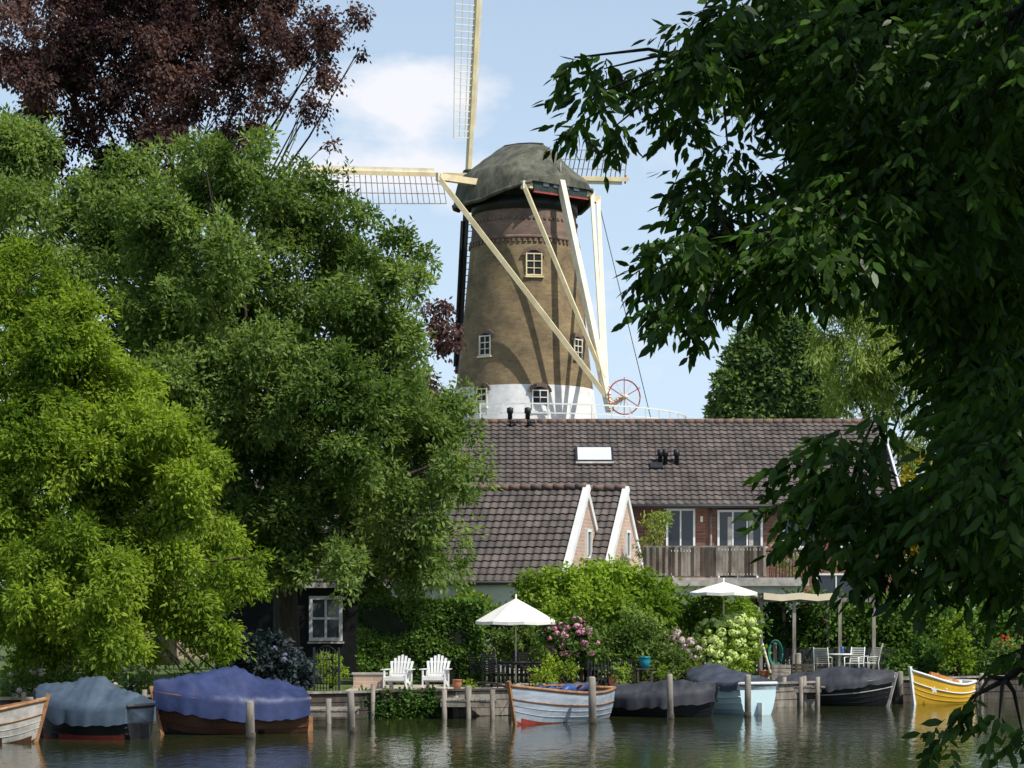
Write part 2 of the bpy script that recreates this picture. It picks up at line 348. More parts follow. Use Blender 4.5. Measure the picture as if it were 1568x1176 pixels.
# ------------------------------------------------------------------ windmill
MC=V((X(803,140),140,0)); nh=V((-.6,.8,0)); tl=-nh; sv=V((.8,.6,0))
wm=empty('windmill',(MC.x,MC.y,0.7))
def ringmesh(mb,prof,m,n=56,c=MC,smooth=True):
    vs=[];uv=[];fs=[]
    for (z,r) in prof:
        for k in range(n+1):
            a=2*math.pi*k/n; vs.append((c.x+r*math.cos(a),c.y+r*math.sin(a),z)); uv.append((a*4.2,z))
    for i in range(len(prof)-1):
        for k in range(n):
            j=i*(n+1)+k; fs.append((j,j+1,j+n+2,j+n+1))
    mb.add(vs,fs,m,uv=uv,smooth=smooth)
def rad(z): 
    t=(z-15.1)/(28.3-15.1); return 4.6-1.35*t+0.3*(t-1)*t
mb=MB()
ringmesh(mb,[(0.7,6.3),(8,5.4),(15.0,rad(15.0)+.03),(16.8,rad(16.8)+.03)],M_lime)
ringmesh(mb,[(16.8,rad(16.8)+.03),(16.8,rad(16.8))]+[(z,rad(z)) for z in np.linspace(16.81,26.0,10)],M_brickmill)
ringmesh(mb,[(26.0,rad(26)),(26.0,rad(26)+.08),(26.22,rad(26.25)+.08),(26.22,rad(26.25))]+[(z,rad(z)) for z in np.linspace(26.23,27.9,4)],M_brickcapshadetrim)
for k in range(64):
    a=2*math.pi*k/64; r=rad(25.9)+.04
    mb.box((MC.x+r*math.cos(a),MC.y+r*math.sin(a),25.88),.14,.18,.2,M_brickcapshadetrim,a)
    r=rad(27.3)+.02
    mb.box((MC.x+r*math.cos(a),MC.y+r*math.sin(a),27.3),.12,.16,.14,M_brickcapshadetrim,a)
ringmesh(mb,[(27.9,rad(27.9)),(27.9,rad(27.9)+.1),(28.7,rad(28)+.12),(28.7,1)],M_black)
mb.build('brick_tower',wm)
mb=MB()
def millwin(px,py,wd,hh,fm):
    z=Z(py,136); r=rad(z); dx=(px-803)/F*136.2
    a=math.asin(max(-1,min(1,dx/r))); nrm=V((math.sin(a),-math.cos(a),0)); u=V((math.cos(a),math.sin(a),0))
    c=V((MC.x,MC.y,z))+nrm*(r+.02)
    mb.obox(c,u*wd/2,nrm*.03,V((0,0,hh/2)),M_black)
    for s_ in(-1,1): mb.obox(c+u*s_*wd*.48+nrm*.06,u*.04,nrm*.04,V((0,0,hh/2)),fm)
    mb.obox(c+nrm*.05,u*.025,nrm*.03,V((0,0,hh/2)),fm)
    for s_,hq in ((-1,.035),(-.35,.02),(.3,.03),(1,.035)): mb.obox(c+V((0,0,s_*hh*.47))+nrm*.052,u*wd*.45,nrm*.03,V((0,0,hq)),fm)
    mb.obox(c+V((0,0,-hh*.56))+nrm*.08,u*wd*.62,nrm*.12,V((0,0,.05)),fm)
    for k in range(9):
        t=math.pi*(k+.5)/9; q=c+u*math.cos(t)*wd*.62+V((0,0,hh*.42+math.sin(t)*wd*.42))
        mb.obox(q+nrm*.0,(u*math.cos(t)+V((0,0,math.sin(t))))*.12,nrm*.05,(u*-math.sin(t)+V((0,0,math.cos(t))))*.11,M_brickcapshadetrim)
    for k in range(3):
        t=math.pi*(k+1)/4; mb.obox(c+u*math.cos(t)*wd*.25+V((0,0,hh*.5+wd*.1))+nrm*.01,u*.2,nrm*.03,V((0,0,.12)),M_black)
millwin(817,403,1.0,1.4,M_cream); millwin(743,527,.85,1.25,M_creamw); millwin(884,530,.85,1.25,M_creamw)
millwin(738,608,.8,1.15,M_creamw); millwin(826,614,1.0,1.3,M_white)
mb.build('windows',wm)
mb=MB(); ringmesh(mb,[(14.0,4.8),(14.0,10.4),(13.8,10.4),(13.8,4.8)],M_greywood,48,smooth=False)
for k in range(48):
    a=2*math.pi*k/48; b=2*math.pi*(k+1)/48; p=V((MC.x+10.3*math.cos(a),MC.y+10.3*math.sin(a),13.9)); q=V((MC.x+10.3*math.cos(b),MC.y+10.3*math.sin(b),13.9))
    mb.beam(p,p+V((0,0,1.15)),.08,.08,M_white); mb.beam(p+V((0,0,1.15)),q+V((0,0,1.15)),.07,.09,M_white); mb.beam(p+V((0,0,.6)),q+V((0,0,.6)),.04,.07,M_white)
    if k%2==0:
        c=V((MC.x+5.3*math.cos(a),MC.y+5.3*math.sin(a),10)); mb.beam(p+V((0,0,-.2)),c,.14,.14,M_greywood)
mb.build('stage',wm)
mb=MB(); secs=[(-4.4,2.0,30.7),(-4.1,2.6,31.6),(-3.2,3.3,32.45),(-2.0,3.85,32.72),(-.6,4.05,32.62),(.8,4.0,32.42),(1.9,3.75,32.2),(2.6,3.4,31.6),(3.3,2.9,30.8),(3.9,2.4,30.0)]
vs=[];fs=[];K=30
for si,(s_,wd,top) in enumerate(secs):
    zb=28.45+max(0,s_-1)*.3+ (0.25 if s_<-3 else 0)
    for k in range(K+1):
        a=k/K*2-1; aa=abs(a)
        b=-a*wd
        if aa<.12: z=1-.03*(aa/.12)
        elif aa<.72: z=.97-.42*((aa-.12)/.6)**1.05
        else: z=.55*(1-((aa-.72)/.28)**1.9)
        bb=b if aa<.72 else -(1 if a>0 else -1)*wd*(.72+.28*((aa-.72)/.28)**.8)
        z=zb+(top-zb)*z
        jit=noise.noise(V((s_*1.3,b*1.3,z*1.1)))*.12+noise.noise(V((s_*4,b*4,z*4)))*.06
        q=MC+tl*s_+sv*bb; vs.append((q.x,q.y,z+jit))
for i in range(len(secs)-1):
    for k in range(K): j=i*(K+1)+k; fs.append((j,j+K+1,j+K+2,j+1))
mb.add(vs,fs,M_thatch,smooth=True)
mb.add(vs[:K+1],[tuple(range(K+1))],M_thatch)
lastr=vs[-(K+1):]; mb.add(lastr,[tuple(range(K+1))[::-1]],M_thatch)
for side in (-1,1):
    mb.tube([MC+tl*s_+sv*(side*wd*.99)+V((0,0,28.45+max(0,s_-1)*.3+(0.25 if s_<-3 else 0))) for s_,wd,_ in secs],.12,M_thatch,6)
mb.tube([MC+tl*s_+V((0,0,top+.02)) for s_,_,top in secs[2:7]],.1,M_darkwood,6)
mb.build('thatched_cap',wm)
mb=MB()
rc=MC+tl*3.7
mb.obox(rc+V((0,0,29.15)),sv*2.1,tl*.06,V((0,0,.45)),M_green)
mb.obox(rc+tl*.08+V((0,0,28.72)),sv*2.15,tl*.05,V((0,0,.05)),M_red)
for k in (-1.2,-.4,.4,1.2): mb.obox(rc+tl*.08+sv*k+V((0,0,29.3)),sv*.22,tl*.04,V((0,0,.17)),M_glassb)
zL=29.75
LS0=MC+tl*(-.3)-sv*6.45+V((0,0,zL)); LS1=MC+tl*(-.3)+sv*6.3+V((0,0,zL)); mb.beam(LS0,LS1,.40,.40,M_cream)
SS0=MC+tl*3.5-sv*2.7+V((0,0,29.1)); SS1=MC+tl*3.5+sv*2.7+V((0,0,29.1)); mb.beam(SS0,SS1,.32,.32,M_cream)
for p in (LS0,LS1,SS0,SS1): mb.box(p,.28,.28,.5,M_creamw,.6)
foot=MC+tl*8.6; foot.z=15.2
top=MC+tl*3.75+V((0,0,29.6)); 
mb.beam(top,foot+V((0,0,-.3)),.38,.42,M_creamw)
mb.beam(LS0+V((0,0,-.05)),foot+(top-foot)*.03,.26,.30,M_cream); mb.beam(LS1,foot+(top-foot)*.07,.26,.30,M_creamw)
mb.beam(SS0,foot+(top-foot)*.12,.22,.24,M_cream); mb.beam(SS1,foot+(top-foot)*.12,.22,.24,M_creamw)
mb.tube([LS1,MC+tl*2+sv*9+V((0,0,15))],.025,M_dark,4)
mb.tube([top+V((0,0,.2)),top+V((0,0,1.2))],.04,M_stone,5)
mb.build('tail_pole_and_braces',wm)
mb=MB(); wc=foot+V((.85,-.1,.55)); wn=V((.35,-.93,0)).normalized(); wu=V((.93,.35,0)).normalized()
R=1.05; rim=[wc+wu*R*math.cos(t)+V((0,0,R*math.sin(t))) for t in np.linspace(0,2*math.pi,33)]
mb.tube(rim,.045,M_red,6)
for k in range(12):
    t=math.pi*k/6; mb.beam(wc,wc+(wu*math.cos(t)+V((0,0,math.sin(t))))*1.2,.05,.05,M_red if k%2 else M_creamw)
mb.tube([wc-wn*.5,wc+wn*.3],.14,M_creamw,10); mb.beam(wc-wn*.5,foot,.3,.3,M_creamw)
mb.build('capstan_wheel',wm)
mb=MB(); tt=math.radians(13); ph=math.radians(5.5)
a_=V((nh.x*math.cos(tt),nh.y*math.cos(tt),math.sin(tt))); v_=V((-nh.x*math.sin(tt),-nh.y*math.sin(tt),math.cos(tt))); h_=sv
SC=MC+nh*5.9+V((0,0,31.5))
mb.tube([MC+V((0,0,30.4)),SC+a_*.4],[.35,.4],M_black,10)
for k in range(4):
    an=ph+k*math.pi/2; r_=h_*math.cos(an)+v_*math.sin(an); q_=-h_*math.sin(an)+v_*math.cos(an)
    off=a_*(.25 if k%2 else -.15)
    lm=M_dark if k==3 else M_greywood if k!=1 else M_creamw  # lower sail: its shade put in as dark lattice, stock and board
    mb.beam(SC+off,SC+off+r_*13.2,.28,.32,M_cream if k!=3 else M_black,up=a_)
    Wd=1.95; r0=2.4; r1=12.9; nb=25
    for i in range(nb+1):
        r=r0+(r1-r0)*i/nb; tw=math.radians(22-16*i/nb); qq=q_*math.cos(tw)-a_*math.sin(tw)*1.0
        mb.beam(SC+off+r_*r-qq*.1,SC+off+r_*r+qq*Wd,.05,.05,lm)
    for f_ in (.33,.66,1.0):
        pr=None
        for i in range(0,nb+1,5):
            r=r0+(r1-r0)*i/nb; tw=math.radians(22-16*i/nb); qq=q_*math.cos(tw)-a_*math.sin(tw)
            p=SC+off+r_*r+qq*Wd*f_
            if pr: mb.beam(pr,p,.05,.05,lm)
            pr=p
    mb.beam(SC+off+r_*3-q_*.22,SC+off+r_*12.7-q_*.22,.05,.34,M_creamw if k!=3 else M_dark,up=q_)
    mb.beam(SC+off+r_*13.0-q_*.3,SC+off+r_*13.0+q_*.3,.1,.12,M_red)
mb.build('sails',wm)

# ------------------------------------------------------------------ houses
def tiled(mb,o,u,v,L,W,tw=.3,rh=.32):
    o=V(o);u=V(u).normalized();v=V(v).normalized();nn=u.cross(v).normalized()
    if nn.z<0: nn=-nn
    nc=int(L/tw)*5; nr=int(W/rh); rh=W/nr; vs=[];uv=[];fs=[]
    o=np.array(o);u=np.array(u);v=np.array(v);nn=np.array(nn)
    cols=np.linspace(0,L,nc+1); wave=0.02*np.sin(cols/tw*2*math.pi)+.02
    for r in range(nr):
        jt=random.uniform(-.006,.006)
        for (vv,h) in ((r*rh,.045+jt),((r+1)*rh,.0)):
            for c,wv in zip(cols,wave):
                sag=.03*math.sin(c*.7+vv*.3)*math.sin(vv*1.1) 
                vs.append(tuple(o+u*c+v*vv+nn*(h+wv+sag*.5))); uv.append((c,(vv+(0.002 if h>0 else -.002))*.34/rh))
    C=nc+1
    for r in range(2*nr-1):
        for c in range(nc): j=r*C+c; fs.append((j,j+1,j+C+1,j+C))
    mb.add(vs,fs,M_tile,uv=uv)
def ridge(mb,p0,p1):
    p0=V(p0);p1=V(p1);n=int((p1-p0).length/.4)
    for i in range(n):
        a=p0.lerp(p1,i/n);b=p0.lerp(p1,(i+1.08)/n); mb.tube([a,b],[.11,.125],M_ridge,8)
def window(mb,c,u,nn,w_,h_,fm=M_white,gm=M_glass,nx=1,ny=1,fw=.07,sill=True):
    c=V(c);u=V(u).normalized();nn=V(nn).normalized();z=V((0,0,1))
    mb.obox(c+nn*.01,u*w_/2,nn*.012,z*h_/2,gm)
    for s_ in(-1,1):
        mb.obox(c+u*s_*(w_/2)+nn*.04,u*fw/2,nn*.05,z*(h_/2+fw/2),fm)
        mb.obox(c+z*s_*(h_/2)+nn*.037,u*(w_/2-fw/2),nn*.05,z*fw/2,fm)
    for i in range(1,nx): mb.obox(c+u*(i/nx-.5)*w_+nn*.03,u*fw*.35,nn*.03,z*(h_/2-fw/2),fm)
    for i in range(1,ny): mb.obox(c+z*(i/ny-.5)*h_+nn*.028,u*(w_/2-fw/2),nn*.03,z*fw*.35,fm)
    if sill: mb.obox(c-z*(h_/2+fw)+nn*.07,u*(w_/2+fw),nn*.09,z*.03,M_stone)
xl=X(640,85); xr=X(1372,85); ez=7.05; rz=10.55
h=empty('brick_house',((xl+xr)/2,88,.7))
mb=MB(); yw=85.3; mb.box(((xl+xr)/2,90,(.7+ez)/2),xr-xl,9.4,ez-.7,M_brickred)
for xx in (xl+.02,xr-.02):
    mb.add([(xx,yw,ez),(xx,94.7,ez),(xx,90,rz-.2)],[(0,1,2)],M_brickred)
mb.build('walls',h)
mb=MB(); sl=V((0,5.2,rz-ez+.12)); tiled(mb,(xl-.2,84.8,ez-.1),(1,0,0),sl,xr-xl+.4,sl.length)
tiled(mb,(xr+.2,95.2,ez-.1),(-1,0,0),V((0,-5.2,rz-ez+.12)),xr-xl+.4,sl.length)
mb.add([(xl-.18,84.85,ez-.17),(xr+.18,84.85,ez-.17),(xr+.18,90,rz-.1),(xl-.18,90,rz-.1),(xl-.18,95.15,ez-.17),(xr+.18,95.15,ez-.17)],[(0,1,2,3),(3,2,5,4)],M_darkwood)
ridge(mb,(xl-.2,90,rz+.07),(xr+.2,90,rz+.07))
for xx in (xl-.25,xr+.25):
    mb.beam((xx,84.7,ez-.12),(xx,90,rz+.03),.07,.3,M_white); mb.beam((xx,95.3,ez-.12),(xx,90,rz+.03),.07,.3,M_white)
mb.tube([(xl-.2,84.72,ez-.14),(xr+.2,84.72,ez-.14)],.075,M_dark,8)
mb.build('roof',h)
def onroof(px,py):
    k=(rz-ez+.12)/5.2; b=(HY-py)/F; y=(ez-.1-84.8*k-EH)/(b-k); return V((X(px,y),y,EH+b*y))
M_sky=mat('skylight_blind',(.62,.66,.70),(.55,.58,.62),.3,1)
mb=MB(); sn=V((0,-sl.z,sl.y)).normalized(); sd_=sl.normalized(); c=onroof(910,700)
mb.obox(c+sn*.08,V((.76,0,0)),sd_*.58,sn*.07,M_dark)
mb.obox(c+sn*.165,V((.67,0,0)),sd_*.48,sn*.01,M_sky)
mb.obox(c+sn*.12-sd_*.64,V((.76,0,0)),sd_*.06,sn*.03,M_stone)
mb.build('skylight',h)
mb=MB()
for px in (1011,1019,1036):
    c=onroof(px,712); mb.tube([c,c+V((0,0,.35)),c+V((0,0,.36)),c+V((0,0,.62))],[.09,.09,.13,.12],M_dark,10)
c=onroof(1005,716); mb.obox(c+sn*.07,V((.25,0,0)),sd_*.2,sn*.06,M_dark);  # dark slab standing in for the vents' cast shadow on the tiles
for px in (781,808):
    c=V((X(px,90),90.0,rz)); mb.tube([c,c+V((0,0,.4)),c+V((0,0,.42)),c+V((0,0,.62)),c+V((0,0,.66))],[.1,.1,.14,.14,.03],M_dark,10)
    mb.tube([c+V((.0,-.3,-.15)),c+V((0,-.3,.02)),c+V((.3,-.3,.05))],.08,M_dark,8)
mb.build('roof_vents_and_shadow',h)
mb=MB(); N_=V((0,-1,0)); U_=V((1,0,0))
def wp(px,py): return P(px,py,yw)
window(mb,wp(1042,812),U_,N_,1.05,1.6,M_white,M_glass,2,1,.08,False)
window(mb,wp(1133,812),U_,N_,1.68,1.5,M_white,M_glass,3,1,.08,False)
mb.obox(wp(1118,815)+N_*.03,U_*.10,N_*.008,V((0,0,.6)),M_stone); mb.obox(wp(1150,815)+N_*.03,U_*.08,N_*.008,V((0,0,.6)),M_stone)
for px in (800,1225,1300): window(mb,wp(px,812),U_,N_,1.3,1.3,M_white,M_glass,2,1)
for px in (850,1000,1130,1280): window(mb,wp(px,905),U_,N_,1.5,1.3,M_white,M_glass,2,1)
mb.tube([wp(1088,776)+N_*.1,wp(1088,930)+N_*.1],.05,M_greywood,8)
mb.box(wp(1074,795)+N_*.08,.1,.1,.22,M_creamw)
mb.build('windows_and_doors',h)
mb=MB(); bx0=X(985,80);bx1=X(1235,80); bz=Z(886,80)
mb.box(((bx0+bx1)/2,82.6,(.7+bz)/2-.1),bx1-bx0-.2,5.0,bz-.9,M_lime)
mb.box(((bx0+bx1)/2,82.5,bz-.08),bx1-bx0,5.4,.16,M_white); mb.box(((bx0+bx1)/2,79.72,bz-.12),bx1-bx0+.1,.1,.3,M_stone)
x=bx0+.05; fx1=X(1172,80)
while x<fx1:
    mb.box((x,79.95,bz+.62+random.uniform(-.01,.01)),.1,.03,1.05,M_greywood if random.random()<.5 else M_darkwood); x+=.115
mb.box(((bx0+fx1)/2,79.99,bz+1.17),fx1-bx0,.08,.06,M_greywood)
for k in range(6): mb.box((bx0+.1+k*(fx1-bx0-.2)/5,80.03,bz+.58),.09,.09,1.2,M_greywood)
x=fx1+.15
while x<bx1:
    mb.tube([(x,79.95,bz),(x,79.95,bz+1)],.015,M_dark,4); x+=.12
mb.tube([(fx1,79.95,bz+1),(bx1,79.95,bz+1)],.025,M_dark,4)
mb.build('balcony',h)

def gable_house(name,px,py,d,ang,hw,drop,Ln):
    G=P(px,py,d); r=V((math.cos(ang),-math.sin(ang),0)); f=V((-math.sin(ang),-math.cos(ang),0))
    e=empty(name,(G.x-3*r.x,G.y-3*r.y,.7)); ez_=G.z-drop
    mb=MB(); fl=G+f*hw; bl=G-f*hw
    A=V((fl.x,fl.y,ez_)); B=V((bl.x,bl.y,ez_)); A0=V((fl.x,fl.y,.7)); B0=V((bl.x,bl.y,.7))
    mb.add([A0,B0,B,G-V((0,0,.05)),A],[(0,1,2,3,4)],M_brickpink)
    Lv=-r*Ln; mb.add([A0+Lv,B0+Lv,B+Lv,G+Lv,A+Lv],[(4,3,2,1,0)],M_brickpink)
    mb.add([A0,A,A+Lv,A0+Lv],[(0,1,2,3)],M_lime); mb.add([B0,B,B+Lv,B0+Lv],[(3,2,1,0)],M_lime)
    mb.build('walls',e)
    mb=MB(); s1=(G-A); o=A-s1.normalized()*.25
    tiled(mb,o+Lv,r,s1,Ln-.02,s1.length+.25); s2=(G-B); o=B-s2.normalized()*.25; tiled(mb,o,-r,s2,Ln-.02,s2.length+.25)
    ridge(mb,G+Lv+V((0,0,.08)),G+V((0,0,.08)))
    mb.tube([A-s1.normalized()*.3+f*.03,A-s1.normalized()*.3+Lv+f*.03],.07,M_dark,8)
    mb.build('roof',e)
    mb=MB()
    for q,ff,ww in ((A,f,.24),(B,-f,.08)):
        s_=(G-q).normalized(); mb.beam(q-s_*.3+r*.04,G+s_*.08+r*.04,ww,.22,M_white,up=s_.cross(r))
    window(mb,G+V((0,0,-drop*.62))-f*.25,-f,r,.55,.95,M_white,M_glass,1,1,.1)
    mb.build('verges_and_window',e)
gable_house('gabled_house',897,748,79,math.radians(17),3.0,3.2,10)
gable_house('gabled_house',957,750,81.5,math.radians(17),3.0,3.25,10)
h2=empty('brick_cottage',(X(330,98),100,.7)); mb=MB(); a=X(180,98);b=X(470,98)
mb.box(((a+b)/2,101,3.4),b-a,6,5.4,M_brickpink); mb.build('walls',h2)
mb=MB(); tiled(mb,(a-.2,97.7,6.0),(1,0,0),(0,3.4,2.8),b-a+.4,4.4); tiled(mb,(b+.2,104.5,6.0),(-1,0,0),(0,-3.4,2.8),b-a+.4,4.4); mb.build('roof',h2)
mb=MB(); 
for k in range(3): window(mb,(a+1.5+k*2.6,98,4.6),U_,N_,1.2,1.3,M_white,M_glass,2,1)
mb.build('windows',h2)
e=empty('black_shed',(X(470,72),73,.7)); mb=MB(); a=X(330,72);b=X(588,72); zt=Z(899,72)
mb.box(((a+b)/2,74,(.7+zt)/2),b-a-.06,3.9,zt-.7,M_black)
z=.72
while z<zt-.02:
    mb.obox(((a+b)/2,72.02,z+.09),V(((b-a)/2,0,0)),V((0,.012,0)),V((0,-.012,.095)),M_black); z+=.18
mb.build('walls',e)
mb=MB(); mb.box(((a+b)/2,71.75,zt+.06),b-a+.5,.06,.17,M_stone); mb.box(((a+b)/2,73.9,zt+.1),b-a+.4,4.2,.1,M_dark)
mb.build('flat_roof',e)
mb=MB(); c=P(499,947,71.98); window(mb,c,U_,N_,.98,1.36,M_white,M_glassb,2,2,.11); mb.build('window',e)

# ------------------------------------------------------------------ big vegetation
L_green=leafmat('leaf_green',(0.05,0.10,0.022),(0.24,0.33,0.105),.42)
L_bright=leafmat('leaf_yellowgreen',(0.055,0.115,0.014),(0.29,0.39,0.055),.44)
L_beech=leafmat('leaf_copper',(0.026,0.018,0.020),(0.15,0.095,0.08),.30,(1.7,1.0,.8))
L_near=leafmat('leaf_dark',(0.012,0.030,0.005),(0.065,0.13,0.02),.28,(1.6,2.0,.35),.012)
L_far=leafmat('leaf_far',(0.07,0.13,0.05),(0.20,0.29,0.11),.35)
L_will=leafmat('leaf_willow',(0.13,0.19,0.05),(0.32,0.40,0.12),.42)
L_hedge=leafmat('leaf_hedge',(0.03,0.075,0.018),(0.14,0.24,0.05),.28)
L_lime=leafmat('leaf_lime',(0.06,0.125,0.015),(0.28,0.40,0.055),.42)
L_blue=leafmat('leaf_bluegrey',(0.03,0.045,0.045),(0.09,0.11,0.12),.2,(1.1,1.3,1.2))

T1=[(350,270,88),(250,292,92),(160,335,88),(450,310,82),(535,348,76),(600,385,56),(300,400,135),(450,440,135),(560,460,88),(180,440,115),
    (590,590,95),(650,640,76),(690,725,60),(640,790,88),(520,680,135),(420,600,145),(685,845,50),(580,850,78),(480,790,112),(40,330,80),(60,430,90),(330,700,110),(620,530,52),(600,700,105),(550,550,95),(385,222,34),(310,226,32),(635,435,32),(728,735,26),
    (380,820,80),(420,870,45),(520,870,55),(640,870,50),(300,560,120),(330,800,90),(240,520,100),(655,395,18),(705,610,22),(745,705,14)]
lst=[(x,y,r,66+random.uniform(-3.0,3.0)) for x,y,r in T1]
tree('green_tree',(X(440,66.5),66.5,.7),lobes_px(lst,1.1),L_green,8000,38,.30,.20,.09,.4,P(440,760,66.5),droop=.2,bias=.6,gap=.17,gscale=.95,nexp=17,frac=.33,ntwig=5,corek=.68)
T2=[(40,430,78),(120,500,72),(60,560,98),(165,600,88),(220,665,78),(280,740,70),(200,780,108),(80,720,130),(325,820,58),(372,890,42),(270,900,90),(140,910,110),(30,880,115),(325,955,50),(220,980,58),(60,1000,60),(285,1035,20),(150,1010,42),(375,1062,8),(345,1000,24),(80,640,105),(180,700,95),(395,855,20),(310,700,22),(170,470,26)]
lst=[(x,y,r,58+random.uniform(-2.4,2.4)) for x,y,r in T2]
tree('yellowgreen_tree',(X(90,59),59,.7),lobes_px(lst,1.0),L_bright,5400,38,.28,.18,.074,.3,P(100,820,59),droop=.5,bias=.6,gap=.17,gscale=1.0,nexp=16,frac=.33,ntwig=5,corek=.66)
T3=[(50,60,115),(180,40,125),(300,60,110),(400,70,78),(462,60,60),(512,45,38),(100,170,90),(220,160,90),(330,150,80),(415,150,52),(475,165,32),(503,215,14),(440,30,56),(250,-40,120),(80,-40,120),(400,-30,85),(550,75,17),(492,115,30),(20,240,80),(370,200,50),(690,510,30),(665,480,26),(672,540,30),(650,600,50),(455,205,18),(240,240,80),(120,260,80),(340,240,60),(545,20,20)]
lst=[(x,y,r,88+random.uniform(-3,3)) for x,y,r in T3]
tree('copper_beech',(X(250,88),88,.7),lobes_px(lst,1.1),L_beech,5400,30,.38,.20,.125,.5,P(250,420,88),droop=1.1,bias=.6,gap=.38,gscale=.75,bark=M_barkd,nexp=18,frac=.30,ntwig=7,limbk=.7,corek=.62)
T4=[(40,205,28),(10,200,28),(75,215,18),(20,260,56)]
tree('green_tree',(X(40,74),74,.7),lobes_px([(x,y,r,74) for x,y,r in T4],1.0),L_green,420,45,.4,.2,.09,.3,P(30,420,74),droop=.2)
T5=[(1180,500,30),(1150,540,36),(1210,545,42),(1120,590,32),(1180,600,48),(1240,600,42),(1108,630,26),(1160,640,38),(1225,510,28),(1250,560,30),(1270,620,30)]
tree('oak_tree',(X(1185,150),150,.7),lobes_px([(x,y,r,150) for x,y,r in T5],1.0),L_far,1100,38,.55,.45,.28,.5,P(1185,640,150),droop=.0,bias=.5,nexp=14,frac=.38,gap=.12,gscale=.5)
T6=[(1290,470,50),(1340,520,65),(1270,540,36),(1300,600,55),(1380,600,65),(1400,480,55),(1440,560,55),(1480,650,65),(1420,680,48),(1500,560,55)]
tree('willow_tree',(X(1350,112),112,.7),lobes_px([(x,y,r,112) for x,y,r in T6],1.0),L_will,1100,42,.5,.38,.08,.4,P(1350,640,112),droop=1.3,bias=.5,gap=.1)
pts=[]
for k in range(150):
    x=random.uniform(-330,330); d=random.uniform(260,300); r=random.uniform(4,7); pts.append((x,d,random.uniform(2,6),r,r,r))
pos,dl,nr,Ls,Ws,tint,_=crown(np.array(pts),2200,24,1.6,1.4,.9,bias=.4); leaf_object('distant_trees',pos,dl,nr,Ls,Ws,tint,L_far)

# ---- near tree (overhanging, on the photographer's bank)
nt_e=empty('overhanging_tree',(7.2,8.0,0.6))
NL=[(1120,50,58),(1200,30,90),(1300,80,110),(1420,100,140),(1540,100,150),(1085,115,36),(1180,130,55),(1015,118,26),(975,125,26),(925,105,24),(880,88,18),(900,150,22),(885,190,14),(940,195,22),(1045,175,32),(1060,75,34),
 (1065,285,32),(1110,335,48),(1060,375,42),(1015,415,32),(1000,380,18),(1055,450,36),(1000,462,14),(1075,495,15),(1035,480,16),(1130,400,52),(1190,390,50),(1230,330,38),(1310,210,85),(1300,350,90),(1400,300,140),(1520,350,150),(1115,235,28),(1160,275,24),(1240,190,34),(1160,440,32),(1240,400,46),
 (1400,430,56),(1480,500,90),(1545,640,110),(1505,750,110),(1400,770,50),(1300,720,56),(1250,760,44),(1235,820,28),(1320,820,64),(1430,840,75),(1530,860,60),(1290,680,26),(1350,870,24),(1565,1000,14),(1445,1130,13),(1490,1075,10),(1565,1120,12),(1530,1100,10),(1340,640,10),(1480,600,60),(1215,710,22),(1205,780,18)]
P_,D_,N__,T_,Ln_=[],[],[],[],[]
mb=MB(); hub=V((7.0,9.5,6.8)); nodes=[]
for path in ([(1700,-150,13.5),(1560,20,14),(1400,60,14.5),(1230,60,14.5),(1100,100,14.5)],[(1750,200,13),(1560,250,14.6),(1400,300,15),(1240,330,14.7),(1120,370,14.5)],[(1750,520,12.6),(1620,690,13.4),(1480,750,13.2),(1350,780,13),(1270,770,13)],[(1750,800,12),(1620,980,12.3),(1540,1040,12.4)]):
    pp=[P(*q) for q in path]; mb.tube([hub if path[0][1]<300 else V((7.2,8.8,4.5))]+pp,[.07]+[.042*(1-i/len(pp))+.008 for i in range(len(pp))],M_barkd,6)
    for a,b in zip(pp,pp[1:]):
        for t in (0,.33,.66): nodes.append(a.lerp(b,t))
    nodes.append(pp[-1])
for (x,y,r) in NL:
    d=random.uniform(13,16) if y<620 else random.uniform(11.8,13.6)
    c=P(x,y,d); R=r/F*d; ns=int(R*R*3.14*(190 if r>60 else 300 if r>28 else 240))+5
    h0=min(nodes,key=lambda q:(q-c).length); m1=h0.lerp(c,.5)+V((0,0,.08)); mb.tube([h0,m1,c],[.018,.012,.005],M_barkd,5)
    for k in range(ns):
        o=V(rng.normal(size=3)).normalized()*(random.random()**.42)
        s=c+V((o.x*R,o.y*R*1.6,o.z*R))
        dr=V((o.x*.8-.2,o.y*.5,o.z*.5-.5)).normalized(); side=dr.cross(V((0,0,1))).normalized()
        ln=random.uniform(.12,.24) 
        if random.random()<.25: mb.tube([c.lerp(s,.45),s,s+dr*ln],[.005,.004,.002],M_barkd,3)
        tb=random.random()
        for q in range(7):
            tpos=q/6; sg=1 if q%2 else -1
            if q==6: ld=dr
            else: ld=dr*.6+side*sg*.8+V((0,0,-.35))
            p=s+dr*ln*tpos; P_.append(p); D_.append(V(ld)+V(rng.normal(size=3))*.28)
            N__.append(V(rng.normal(size=3))*.6+V((0,-.3,.7))); T_.append(min(1,max(0,tb*.7+random.random()*.3))); Ln_.append(random.uniform(.075,.14))
P_=np.array(P_);Ln_=np.array(Ln_)
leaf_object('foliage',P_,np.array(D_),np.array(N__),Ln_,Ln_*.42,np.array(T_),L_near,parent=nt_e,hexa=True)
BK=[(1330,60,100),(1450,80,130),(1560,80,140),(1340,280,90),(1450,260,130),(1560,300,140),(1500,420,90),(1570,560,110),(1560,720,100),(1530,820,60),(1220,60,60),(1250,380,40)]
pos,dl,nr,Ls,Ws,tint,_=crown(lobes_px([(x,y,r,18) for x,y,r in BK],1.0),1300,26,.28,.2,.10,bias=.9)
leaf_object('far_foliage',pos,dl,nr,Ls,Ws,tint*.5,L_near,parent=nt_e)
